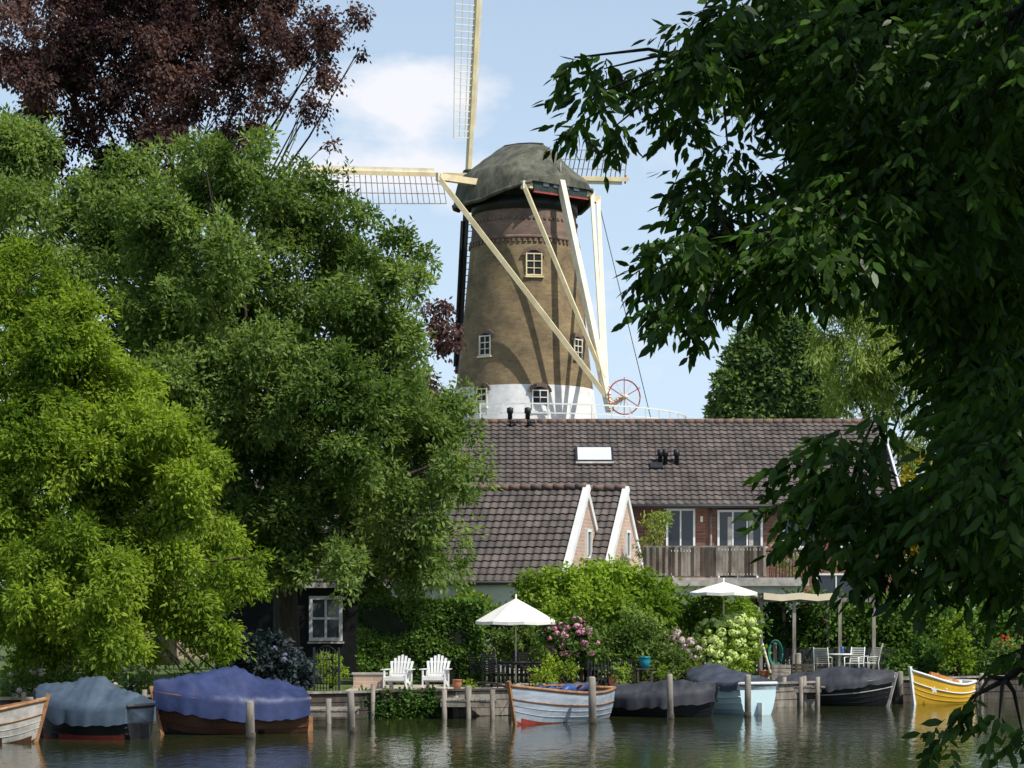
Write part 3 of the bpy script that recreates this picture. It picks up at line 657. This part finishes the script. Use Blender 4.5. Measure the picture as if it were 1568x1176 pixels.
lob=[]  # extra crown added out of view to keep sun off the leaves below
for k in range(46):
    y=random.uniform(1,16); x=random.uniform(1.5+.1*y,11); z=random.uniform(7.6,12)
    z=max(z,EH+.29*(y+1.5)+1.6); lob.append((x,y,z,1.35,1.35,1.1))
pos,dl,nr,Ls,Ws,tint,_=crown(np.array(lob),800,26,.42,.34,.18,bias=.9)
ok=(pos[:,2]>EH+.285*pos[:,1]+.3)|(pos[:,0]>pos[:,1]*.26)
leaf_object('unseen_shade_foliage',pos[ok],dl[ok],nr[ok],Ls[ok],Ws[ok],tint[ok],L_near,parent=nt_e)
for lb in lob[::2]:
    c=V(lb[:3]); mb.tube([hub,hub.lerp(c,.5)+V((0,0,.4)),c],[.1,.06,.015],M_barkd,6)
mb.tube([(7.2,8.0,.4),(7.3,8.2,2.5),(7.0,9.5,6.8),(6.8,9.5,9.5)],[.5,.38,.32,.15],M_barkd,12)
mb.build('trunk_and_limbs',nt_e)

# ------------------------------------------------------------------ garden plants
a=X(548,65);b=X(742,65); z0=.7; z1=Z(922,65); e=empty('hedge',((a+b)/2,65.6,.7))
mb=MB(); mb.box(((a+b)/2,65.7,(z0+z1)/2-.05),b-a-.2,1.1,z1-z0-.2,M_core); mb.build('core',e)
n_=17000; q=rng.random((n_,3)); pos=np.stack([a+(b-a)*q[:,0],65.05+1.3*q[:,1],z0+(z1-z0)*q[:,2]],1)
f_=rng.random(n_); pos[f_<.6,1]=65.08+rng.random((f_<.6).sum())**2*.3; k=(f_>=.6)&(f_<.85); pos[k,2]=z1-rng.random(k.sum())**2*.3
lump=np.array([noise.noise(V(p)*1.3) for p in pos]); pos[:,1]-=lump*.35; pos[:,2]+=lump*.2
leaf_object('leaves',pos,rng.normal(size=(n_,3))+np.array([0,-.5,.2]),rng.normal(size=(n_,3))*.6+np.array([0,-.5,.7]),rng.uniform(.1,.17,n_),rng.uniform(.06,.1,n_),np.clip(.55+lump*.8+rng.normal(size=n_)*.15,0,1),L_hedge,parent=e)
shrub('boxwood_ball',[(506,1021,27,62.3)],L_lime,k=1300,L=.06,W=.04,subr=.08)
shrub('hydrangea_bush',[(420,1010,36,61),(385,1005,32,61),(455,1028,26,61),(400,1035,25,61)],L_blue,k=600,L=.16,W=.09,flowers=(leafmat('petal_bluegrey',(.10,.11,.17),(.22,.23,.31),.2,(1,1,1)),20,.09,0))
shrub('climbing_wisteria',[(815,905,26,67),(850,900,32,67),(895,895,36,67),(940,895,36,67),(985,900,34,67),(900,930,34,66),(950,940,34,66),(860,930,28,66),(1000,945,36,66),(1045,930,28,67),(1090,942,32,67),(1125,940,26,68),(1015,912,20,67),(820,930,22,67),(925,880,14,67),(870,880,12,67)],L_lime,k=850,L=.16,W=.075,subr=.24,droop=.7,gap=.12,gscale=1.6)
shrub('garden_hedge',[(770,960,30,68),(820,955,34,68),(870,950,34,68.5),(930,955,36,68.5),(990,960,36,68.5),(1040,965,36,68.5),(1090,965,34,69),(1135,960,34,69.5),(900,985,30,68),(1000,995,30,68),(1060,995,26,68),(790,990,26,67.8),(1110,1005,28,69)],L_hedge,k=700,L=.15,W=.08)
shrub('garden_shrub',[(765,985,24,65.5),(800,975,22,65.5),(840,1010,26,64),(930,1000,30,64.5),(965,985,34,64.5),(985,960,34,65),(1000,1010,28,64),(905,970,24,65.5),(945,1030,18,63),(1035,1015,22,64)],L_green,k=850,L=.13,W=.06,gap=.12,gscale=1.6)
shrub('low_shrub',[(838,1032,22,62.3),(870,1025,14,62.3),(965,1032,16,62.9),(1015,1035,14,63.4),(1060,1030,14,64.8),(720,1045,8,61.6)],L_bright,k=900,L=.10,W=.045)
shrub('ivy',[(560,1074,16,59.3),(590,1078,18,59.4),(620,1076,18,59.5),(650,1074,18,59.7),(668,1084,12,59.8),(575,1095,14,59.3),(610,1098,14,59.4),(640,1097,14,59.6)],L_hedge,k=1500,L=.1,W=.07,subr=.14,depth=.5)
PK=leafmat('petal_pink',(.55,.18,.28),(.80,.45,.53),.25,(1,1,1)); PP=leafmat('petal_palepink',(.55,.38,.40),(.75,.62,.62),.25,(1,1,1)); PW=leafmat('petal_limewhite',(.50,.64,.16),(.78,.85,.38),.3,(1,1,1))
shrub('pink_hydrangea',[(850,975,20,63),(880,975,24,63),(900,992,16,63),(865,995,18,63)],L_hedge,k=900,L=.14,W=.08,flowers=(PK,64,.10,0))
shrub('palepink_hydrangea',[(1030,985,20,65.5),(1050,995,20,65.5),(1060,1008,14,65.5)],L_green,k=800,L=.14,W=.08,flowers=(PP,40,.10,0))
shrub('white_hydrangea',[(1095,978,28,66),(1127,972,30,66),(1110,1000,28,65.6),(1140,998,20,66),(1085,1000,20,65.6)],L_lime,k=700,L=.14,W=.08,flowers=(PW,150,.13,0))
shrub('garden_hedge',[(1165,960,40,76.5),(1215,945,36,77),(1260,950,40,77),(1300,965,36,77),(1345,955,44,77),(1395,965,50,77),(1450,960,46,76.5),(1500,965,46,77),(1555,960,50,77),(1600,960,50,78),(1420,1000,34,75),(1360,1000,30,76.5),(1185,985,30,76.5),(1240,990,26,76.5),(1300,1005,26,76.5),(1380,1020,22,74.2),(1430,1020,24,74.2),(1490,1020,22,74.2),(1540,1020,24,74.2)],L_hedge,k=520,L=.17,W=.09,subr=.26)
shrub('ivy_column',[(1465,960,20,73),(1462,985,20,73),(1466,1010,20,73)],L_bright,k=700,L=.12,W=.08)
shrub('balcony_bush',[(1000,812,18,80.6),(992,835,16,80.6),(1008,792,12,80.6)],L_will,k=600,L=.14,W=.05,subr=.2)
shrub('balcony_flowers',[(1195,850,14,80.4),(1215,862,12,80.4),(1182,840,9,80.4)],L_will,k=500,L=.12,W=.05,flowers=(PP,10,.08,0))
shrub('golden_shrub',[(1395,790,40,96),(1420,740,34,96),(1370,840,30,96),(1440,860,40,95)],leafmat('leaf_gold',(.22,.19,.02),(.45,.38,.05),.4,(1.2,1.1,.4)),k=250,L=.25,W=.15,subr=.4)
shrub('background_shrubs',[(300,900,40,80),(390,880,36,80),(450,885,30,80),(500,880,26,80),(560,890,26,80),(620,895,30,80),(690,890,34,80),(740,925,26,76),(700,930,30,76),(225,930,50,78),(120,950,60,78),(30,950,60,78)],L_bright,k=220,L=.22,W=.1,subr=.3)
shrub('bank_plants',[(20,1050,24,57),(60,1045,20,57),(110,1040,24,57),(160,1045,22,58),(330,1050,16,59.5),(215,1040,22,58.5)],L_green,k=500,L=.16,W=.05,flowers=(PP,14,.08,0))
shrub('red_geraniums',[(1535,985,10,73),(1560,985,12,73)],L_green,k=500,L=.12,W=.06,flowers=(leafmat('petal_red',(.5,.03,.03),(.75,.1,.08),.2,(1,1,1)),8,.06,0))

# ------------------------------------------------------------------ boats
def boat(name,px,d,L,B,head,hull,stripe,rim,cover=None,free=.5,rise=.45,ch=.35,inside=M_stone,stern=.7,hump=None,extra=None,skirt=.16):
    mb=MB(); NS=22; NV=9; sec=[]
    def hb(u): 
        if u<.4: return B/2*(stern+(1-stern)*math.sin(u/.4*math.pi/2))
        return B/2*max(0.02,(1-((u-.4)/.6)**2.6))
    def sh(u): return free+rise*max(0,(u-.3)/.7)**2+.08*max(0,(.3-u)/.3)**2
    def kl(u): return -.28+.22*max(0,(u-.75)/.25)**2
    for i in range(NS+1):
        u=i/NS; row=[]
        for j in range(NV+1):
            v=j/NV; y=hb(u)*math.sin(v*math.pi/2)**.62*(.9+.1*v); z=kl(u)+(sh(u)-kl(u))*(1-math.cos(v*math.pi/2))**.9
            x=(u-.5)*L+.14*L*max(0,(u-.8)/.2)**2*(v-.5)*.55
            row.append((x,y,z))
        sec.append(row)
    for side in (1,-1):
        vs=[(p[0],p[1]*side,p[2]) for r in sec for p in r]; C=NV+1
        for i in range(NS):
            for j in range(NV):
                k=i*C+j; f=(k,k+C,k+C+1,k+1) if side<0 else (k,k+1,k+C+1,k+C)
                zc=(vs[k][2]+vs[k+1][2])/2
                mb.add([vs[a] for a in f],[(0,1,2,3)],stripe if zc<.06 else hull,smooth=True)
        g=[V((sec[i][NV][0],sec[i][NV][1]*side,sec[i][NV][2])) for i in range(NS+1)]
        mb.tube(g,.045,rim,6)
        g2=[V((p[NV-2][0],(p[NV-2][1]+.012)*side,p[NV-2][2])) for p in sec]; mb.tube(g2,.018,rim,5)
        for jj in (NV-4,NV-3): mb.tube([V((p[jj][0],(p[jj][1]+.004)*side,p[jj][2])) for p in sec],.009,hull,4)
    tr=[V((p[0],p[1],p[2])) for p in sec[0]]+[V((p[0],-p[1],p[2])) for p in sec[0][::-1]]
    mb.add(tr,[tuple(range(len(tr)))],hull); mb.tube([V(sec[0][NV]),V((sec[0][NV][0],-sec[0][NV][1],sec[0][NV][2]))],.05,rim,6)
    st=sec[-1]; mb.beam(V((st[0][0]+.02,0,st[0][2]-.05)),V((st[NV][0]+.05,0,st[NV][2]+.12)),.08,.1,rim,up=(1,0,0))
    mb.box((-L/2-.12,0,.05),.24,.04,.6,rim)
    if cover is None:
        fl=[];
        for i in range(1,NS): fl.append((sec[i][4][0],sec[i][4][1]*.97,.16))
        poly=fl+[(p[0],-p[1],p[2]) for p in fl[::-1]]; mb.add(poly,[tuple(range(len(poly)))],M_wood)
        for u in (.12,.38,.62):
            i=int(u*NS); w_=sec[i][NV][1]; mb.box((sec[i][0][0],0,free-.12),.28,2*w_*.94,.04,rim)
        i=int(.85*NS); q=[(p[NV][0],p[NV][1]*.98,p[NV][2]-.03) for p in sec[i:]]; q+= [(p[0],-p[1],p[2]) for p in q[::-1]]; mb.add(q,[tuple(range(len(q)))],rim)
        mb.box((-.05*L,0,free-.05),.5,.45,.4,inside)
    else:
        K=16; vs=[];fs=[]; NC=60; sd0=random.random()*9
        for i in range(NC+1):
            u=i/NC; fi=u*NS; i0=min(NS-1,int(fi)); ft=fi-i0
            A_=V(sec[i0][NV]).lerp(V(sec[i0+1][NV]),ft)
            w_=A_.y+.04; x=A_.x; s0=A_.z
            hh=ch*(math.sin(math.pi*min(1,max(0,u*.9+.05)))**.55)
            if hump: hh+=hump[1]*(1/(1+math.exp(-(u-hump[0])*28)))*(1/(1+math.exp((u-hump[0]-.25)*14)))
            for k in range(-2,K+3):
                t=max(0,min(1,k/K)); a=(t-.5)*2; prof=(1-abs(a)**1.15)
                z=s0+.05+hh*prof; y=a*w_
                fold=noise.noise(V((x*4.5,sd0,a)))
                if k in(-1,K+1): z=s0-.05; y=a*(w_+.02+.02*fold)
                if k in(-2,K+2): z=s0-skirt-.08*fold; y=a*(w_+.03+.08*fold)
                wr=noise.noise(V((x*2.2,y*2.4,sd0)))*.05+abs(noise.noise(V((x*6+y*4,y*3,3+sd0))))*.09-.035*abs(math.sin(u*math.pi*5+.6))*(1-abs(a))
                vs.append((x,y,z+(wr if 0<=k<=K else 0)))
        C=K+5
        for i in range(NC):
            for k in range(C-1): j=i*C+k; fs.append((j,j+1,j+C+1,j+C))
        mb.add(vs,fs,cover,smooth=True)
        mb.add(vs[:C],[tuple(range(C))],cover)
    if extra: extra(mb,L,B,free,rise)
    R=Matrix.Rotation(head,3,'Z'); mb.xform(0,R,(X(px,d),d,0))
    mb.tube([R@V((L*.48,0,free+rise))+V((X(px,d),d,0)),V((X(px,d)+math.cos(head)*L*.4,bank(X(px,d)+math.cos(head)*L*.4)-.1,.9))],.012,M_stone,4)
    return mb.build(name,origin=(X(px,d),d,0))
T_blueg=mat('tarp_bluegrey',(0.085,0.12,0.155),(0.05,0.07,0.10),.4,1.5,bump=.3); T_navy=mat('tarp_navy',(0.04,0.055,0.14),(0.02,0.03,0.085),.5,1.5,bump=.3)
T_char=mat('tarp_charcoal',(0.06,0.062,0.07),(0.03,0.03,0.037),.6,1.5,bump=.3); T_slate=mat('tarp_slate',(0.08,0.09,0.115),(0.04,0.046,0.065),.55,1.5,bump=.3)
H_grey=mat('hull_grey',(0.42,0.47,0.52),(0.28,0.32,0.37),.4,3,(.4,1,3)); H_black=mat('hull_black',(.02,.02,.022),(.012,.012,.013),.3,3); H_cyan=mat('hull_paleblue',(.56,.72,.74),(.48,.64,.68),.3,1)
H_brown=mat('hull_brown',(.11,.05,.03),(.06,.028,.018),.4,2); H_yel=mat('hull_yellow',(.74,.44,.04),(.62,.36,.03),.3,2); H_or=mat('rim_orange',(.6,.24,.05),(.42,.16,.04),.35,3); H_blue=mat('trim_blue',(.04,.10,.28),(.03,.07,.2),.4,3)
rd=math.radians
boat('wooden_sloop',-66,48.6,3.6,1.6,rd(12),M_stone,H_brown,M_wood,None,.6,.35)
boat('covered_motorboat',138,50.6,2.7,1.7,rd(158),H_black,M_red,M_dark,T_blueg,.68,.25,.5,hump=(.3,.22),skirt=.38)
boat('covered_motorboat',355,52.4,3.5,1.8,rd(200),H_brown,H_black,M_wood,T_navy,.74,.28,.55,hump=(.38,.28),skirt=.42)
def cargo(mb,L,B,fr,ri):
    for k in range(12):
        x=random.uniform(-.38,.22)*L; y=random.uniform(-.32,.32)*B
        mb.tube([(x-.4,y,fr-.05),(x-.2,y+.03,fr+.10),(x+.05,y+.08,fr+.13),(x+.35,y,fr-.02)],[.07,.14,.13,.07],random.choice([H_blue,T_navy,T_navy,T_blueg]),8)
    mb.beam((-.3*L,.3,fr+.2),(.25*L,.25,fr+.24),.05,.04,M_wood)
boat('lapstrake_rowboat',850,57.9,4.3,1.8,math.atan2(-3.3,-2.0),H_grey,M_red,M_wood,None,.74,.26,extra=cargo)
boat('covered_motorboat',1008,60.6,3.2,1.5,rd(-28),H_black,H_black,M_dark,T_char,.52,.2,.38,skirt=.3)
boat('covered_motorboat',1108,62.9,3.8,1.7,math.atan2(2.6,-1.2),H_cyan,H_cyan,M_white,T_slate,.8,.25,.35,hump=(.5,.18))
boat('black_motorboat',1278,67.3,3.5,1.6,rd(-25),H_black,H_black,M_stone,T_char,.6,.3,.4,hump=(.4,.15))
def star(mb,L,B,fr,ri):
    for side in(1,-1):
        c=V((L*.33,side*B*.37,fr*.75)); n=V((.55,side*.83,0)).normalized(); u=V((-n.y,n.x,0)); pts=[]
        for k in range(10):
            r=.13 if k%2==0 else .055; t=math.pi/2+k*math.pi/5; pts.append(c+n*.07+u*r*math.cos(t)+V((0,0,r*math.sin(t))))
        mb.add(pts,[tuple(range(10))],M_white)
    mb.beam((-.3*L,.15,fr+.05),(.2*L,.05,fr+.35),.1,.1,H_or); mb.box((-.3*L,-.1,fr+.02),.4,.5,.2,M_white)
boat('yellow_rowboat',1438,68.6,2.4,1.3,rd(218),H_yel,H_yel,M_white,None,.6,.45,extra=star)

for (px,ty,by) in [(384,1073,1131),(540,1058,1122),(716,1050,1100),(908,1036,1108),(1027,1032,1101),(1145,1033,1098),(742,1062,1092),(289,1088,1112),(1222,1000,1068),(1378,1028,1076),(1254,1030,1070),(672,1058,1090)]:
    d=3*F/(by-HY); mb=MB(); x=X(px,d); t_=Z(ty,d); ln=random.uniform(-.04,.04); rr=random.uniform(.85,1.1)
    mb.tube([(x,d,-.8),(x+ln,d,t_*.5),(x+ln*1.5,d,t_-.04),(x+ln*1.5,d,t_)],[.105*rr,.1*rr,.095*rr,.07*rr],M_greywood,10); 
    mb.tube([(x,d,-.1),(x,d,.14)],[.114*rr,.108*rr],M_darkwood,10); mb.build('mooring_post')
def jetty(name,x0,x1,y0,y1,z=.55):
    mb=MB(); x=x0
    while x<x1: mb.box((x+.07,(y0+y1)/2,z+random.uniform(-.008,.008)),.13,y1-y0,.04,M_greywood); x+=.15
    for yy in (y0+.06,y1-.06): mb.beam((x0,yy,z-.1),(x1,yy,z-.1),.08,.14,M_greywood)
    for xx in (x0+.1,(x0+x1)/2,x1-.1):
        mb.tube([(xx,y0+.05,-.6),(xx,y0+.05,z+.3)],.07,M_greywood,8)
    mb.build(name)
jetty('wooden_jetty',X(675,59),X(760,59),58.8,60.4,.5)
jetty('wooden_jetty',X(462,56),X(540,56),56.4,58.2,.35)
jetty('wooden_jetty',X(1185,68),X(1245,68),66.2,68.6,.6)
jetty('wooden_jetty',X(1355,71),X(1500,71),70.2,72,.6)

def adirondack(px,d,ang):
    mb=MB(); m=M_white
    for k in range(7):
        y=-.28+k*.085; mb.obox((0,y,.36-.025*k),V((.27,0,0)),V((0,.036,-.01)),V((0,0,.01)),m)
    for k in range(7):
        x=(k-3)*.082; hgt=.74-.035*abs(k-3)**1.5
        p0=V((x*.85,.26,.22)); p1=V((x*1.25,.26+.30*hgt/.74,.22+hgt)); mb.beam(p0,p1,.07,.018,m,up=(0,-1,.4))
    mb.obox((0,.34,.42),V((.3,0,0)),V((0,.012,0)),V((0,0,.035)),m); mb.obox((0,.5,.75),V((.3,0,0)),V((0,.012,0)),V((0,0,.03)),m)
    for s_ in(-1,1):
        mb.obox((s_*.34,.02,.56),V((.065,0,0)),V((0,.38,0)),V((0,0,.012)),m)
        mb.obox((s_*.31,-.3,.275),V((.018,0,0)),V((0,.05,0)),V((0,0,.275)),m); mb.obox((s_*.31,.33,.27),V((.018,0,0)),V((0,.04,0)),V((0,0,.27)),m)
        mb.beam((s_*.28,-.32,.34),(s_*.28,.55,.05),.025,.11,m)
    mb.obox((0,-.33,.31),V((.29,0,0)),V((0,.012,0)),V((0,0,.05)),m)
    mb.xform(0,Matrix.Rotation(ang,3,'Z'),(X(px,d),d,.705)); return mb.build('adirondack_chair')
adirondack(609,61.3,rd(-12)); adirondack(667,61.6,rd(-8))
M_canvas=mat('parasol_canvas',(.80,.78,.72),(.72,.70,.64),.8,2)
def parasol(name,px,d,ytop,ybot,rpx,m=M_canvas):
    mb=MB(); x=X(px,d); zt=Z(ytop,d); zb=Z(ybot,d); R=rpx/F*d
    vs=[(x,d,zt)]; 
    for ring,(rr,zz) in enumerate(((.5,.52),(1,0))):
        for k in range(16):
            a=2*math.pi*k/16+.2; q=R*rr*(1 if k%2==0 else .955); sag=(.0 if k%2==0 else -.02)
            vs.append((x+q*math.cos(a),d+q*math.sin(a),zb+(zt-zb)*zz+sag))
    for k in range(16):
        p=vs[17+k]; vs.append((p[0],p[1],p[2]-.09))
    fs=[(0,1+k,1+(k+1)%16) for k in range(16)]
    for r in (1,17): fs+=[(r+k,r+16+k,r+16+(k+1)%16,r+(k+1)%16) for k in range(16)]
    mb.add(vs,fs,m); mb.tube([(x,d,.7),(x,d,zt+.12)],.025,M_creamw,8)
    for k in range(0,16,2): mb.beam((x,d,zt-.5*(zt-zb)-.25),vs[1+k],.015,.02,M_creamw)
    mb.tube([(x,d,.7),(x,d,.78)],[.3,.26],M_stone,14); return mb.build(name)
parasol('white_parasol',790,63.3,916,951,63); parasol('white_parasol',1108,66.0,891,907,54)
def gchair(px,d,ang,m,m2=None):
    mb=MB(); m2=m2 or m
    for sx in(-1,1):
        mb.tube([(sx*.25,-.22,0),(sx*.25,-.24,.64),(sx*.25,.2,.66)],.016,m,6); mb.tube([(sx*.25,.25,0),(sx*.24,.22,.45),(sx*.23,.36,.98)],.018,m,6)
    for k in range(6): mb.box((0,-.2+k*.08,.44),.48,.06,.02,m2)
    for k in range(7): t=k/6; mb.box((0,.235+.12*t,.52+.42*t),.44,.015,.045,m2)
    mb.xform(0,Matrix.Rotation(ang,3,'Z'),(X(px,d),d,.705)); return mb.build('garden_chair')
gchair(757,62.6,rd(150),M_dark); gchair(830,62.9,rd(-100),M_dark); gchair(800,64.4,rd(10),M_dark); gchair(738,63.6,rd(60),M_dark)
mb=MB(); tx=X(790,63.3)
for k in range(7): mb.box((tx,62.9+k*.13,1.43),1.6,.11,.03,M_darkwood)
for sx in(-1,1):
    for sy in(-1,1): mb.box((tx+sx*.7,63.3+sy*.35,1.05),.06,.06,.7,M_dark)
mb.box((tx,63.3,1.38),1.5,.75,.05,M_dark); mb.build('garden_table')
gchair(1260,72.3,rd(160),M_white,M_stone); gchair(1308,72.6,rd(-30),M_white,M_canvas); gchair(1330,73.2,rd(-60),M_white,M_canvas)
mb=MB(); tx=X(1285,73); mb.tube([(tx,73,.7),(tx,73,1.42)],.04,M_white,8); mb.tube([(tx,73,1.42),(tx,73,1.46)],.45,M_white,20); mb.box((tx,73,.72),.5,.5,.04,M_white); mb.tube([(tx+.1,73,1.46),(tx+.1,73,1.7)],.06,H_blue,8); mb.build('bistro_table')
mb=MB(); d0=73.5;d1=76.3
for px in (1165,1216,1286,1338):
    for d_ in (d0,d1):
        if px==1338 and d_==d1: continue
        x=X(px,d0); mb.box((x,d_,.7+1.25),.11,.11,2.5,M_greywood)
for d_ in (d0,d1): mb.beam((X(1160,d0),d_,3.25),(X(1345,d0),d_,3.25),.09,.14,M_greywood)
for k in range(10): x=X(1165,d0)+k*(X(1340,d0)-X(1165,d0))/9; mb.beam((x,d0-.2,3.36),(x,d1+.2,3.36),.05,.08,M_greywood)
vs=[];fs=[]
for i in range(9):
    for j in range(5):
        x=X(1168,d0)+i*(X(1278,d0)-X(1168,d0))/8; vs.append((x,d0-.25+j*.75,3.46+.03*math.cos(i*math.pi/2)-.012*j))
for i in range(8):
    for j in range(4): q=i*5+j; fs.append((q,q+1,q+6,q+5))
for i in range(9):
    p=vs[i*5]; vs.append((p[0],p[1]-.02,p[2]-.22))
for i in range(8): fs.append((i*5,(i+1)*5,45+i+1,45+i))
mb.add(vs,fs,mat('awning_cloth',(.68,.60,.42),(.6,.52,.36),.8,2)); mb.build('pergola')
mb=MB(); mb.tube([P(1156,945,70),P(1180,1030,69)],.04,M_creamw,6); mb.tube([P(1162,930,70),P(1163,1030,69.5)],.035,M_greywood,6); mb.tube([P(1352,985,71),P(1340,1025,71)],.03,M_greywood,6); mb.build('boat_spars')
M_hose=mat('hose_green',(.03,.2,.15),(.02,.15,.1),.4,2); mb=MB(); 
for k in range(4):
    c=P(1187,1000,70.5); mb.tube([c+V((math.cos(t)*(.17+.02*k),-.03*k,math.sin(t)*(.36+.02*k))) for t in np.linspace(0,2*math.pi,21)],.018,M_hose,5)
mb.box(P(1187,985,70.6),.1,.1,.1,M_greywood); mb.box((X(1187,70.6),70.62,1.3),.1,.1,1.3,M_greywood); mb.build('garden_hose')
def slat_fence(name,pa,pb,hgt,m,sp=.14,w_=.1):
    mb=MB(); a=V(pa);b=V(pb); n=int((b-a).length/sp); dr=(b-a).normalized()
    for i in range(n): p=a.lerp(b,i/n); mb.obox(p+V((0,0,hgt/2+random.uniform(-.02,.02))),dr*w_/2,V((-dr.y,dr.x,0))*.012,V((0,0,hgt/2)),m)
    nn=V((-dr.y,dr.x,0))
    for z in (.25,hgt-.2): mb.beam(a+V((0,0,z))+nn*.035,b+V((0,0,z))+nn*.035,.04,.08,m)
    for i in range(0,n,12): p=a.lerp(b,i/n); mb.box(p+nn*.09+V((0,0,hgt/2)),.1,.1,hgt+.1,m)
    mb.build(name)
slat_fence('dark_fence',(X(1150,74.5),74.6,.7),(X(1360,76),75.0,.7),.9,M_dark)
slat_fence('dark_fence',(X(735,66.5),66.5,.7),(X(1060,66.5),67.5,.7),1.0,M_dark)
slat_fence('picket_railing',(X(905,62.6),62.7,.7),(X(1040,64),64.6,.7),.75,M_dark,.12,.03)
mb=MB(); a=V((X(480,60.2),60.4,.7)); b=V((X(520,60.2),60.0,.7))
for i in range(9): p=a.lerp(b,i/8); mb.tube([p,p+V((0,0,1.0+.25*math.sin(math.pi*i/8)))],.012,M_dark,5)
mb.tube([a+V((0,0,.2)),b+V((0,0,.2))],.014,M_dark,5)
mb.tube([a.lerp(b,t)+V((0,0,1.0+.25*math.sin(math.pi*t))) for t in np.linspace(0,1,9)],.016,M_dark,5)
for p in(a,b): mb.box(p+V((0,0,.6)),.06,.06,1.2,M_dark)
mb.build('iron_garden_gate')
mb=MB(); mb.box((X(566,62.3),62.3,.9),.9,.35,.4,M_brickpink); mb.box((X(566,62.3),62.3,1.12),1.0,.42,.05,M_stone); mb.build('garden_wall')
M_teal=mat('teal_glaze',(.02,.25,.30),(.015,.18,.24),.25,4); M_terra=mat('terracotta',(.4,.16,.09),(.3,.12,.07),.8,4)
def pot(px,d,z,r,m):
    mb=MB(); x=X(px,d); mb.tube([(x,d,z),(x,d,z+r*1.2),(x,d,z+r*1.7),(x,d,z+r*1.8),(x,d,z+r*2)],[r*.65,r,r*.85,r,r*.98],m,14); mb.build('flower_pot')
pot(987,62.9,1.25,.17,M_teal); 
for px,d_,r in ((905,63,.14),(940,62.9,.16),(1010,63.6,.14),(1170,69.5,.15),(1205,70,.12),(700,61.4,.14)): pot(px,d_,.705,r,random.choice([M_terra,M_dark,M_stone]))
mb=MB()
for sx in(-1,1):
    for sy in(-1,1): mb.box((X(987,62.9)+sx*.2,62.9+sy*.17,.97),.05,.05,.54,M_darkwood)
mb.box((X(987,62.9),62.9,1.235),.5,.44,.03,M_darkwood); mb.box((X(987,62.9),62.9,.86),.44,.38,.03,M_darkwood); mb.build('plant_stand')
for px,d_,m in ((1195,69.2,M_greywood),(1230,70.4,M_darkwood)):
    mb=MB(); x=X(px,d_)
    for k in range(4):
        for sy in(-1,1): mb.box((x,d_+sy*.2,.78+k*.12),.6,.02,.09,m)
        for sx in(-1,1): mb.box((x+sx*.3,d_,.78+k*.12),.02,.38,.09,m)
    mb.build('wooden_crate')
print('objects',len(bpy.data.objects))
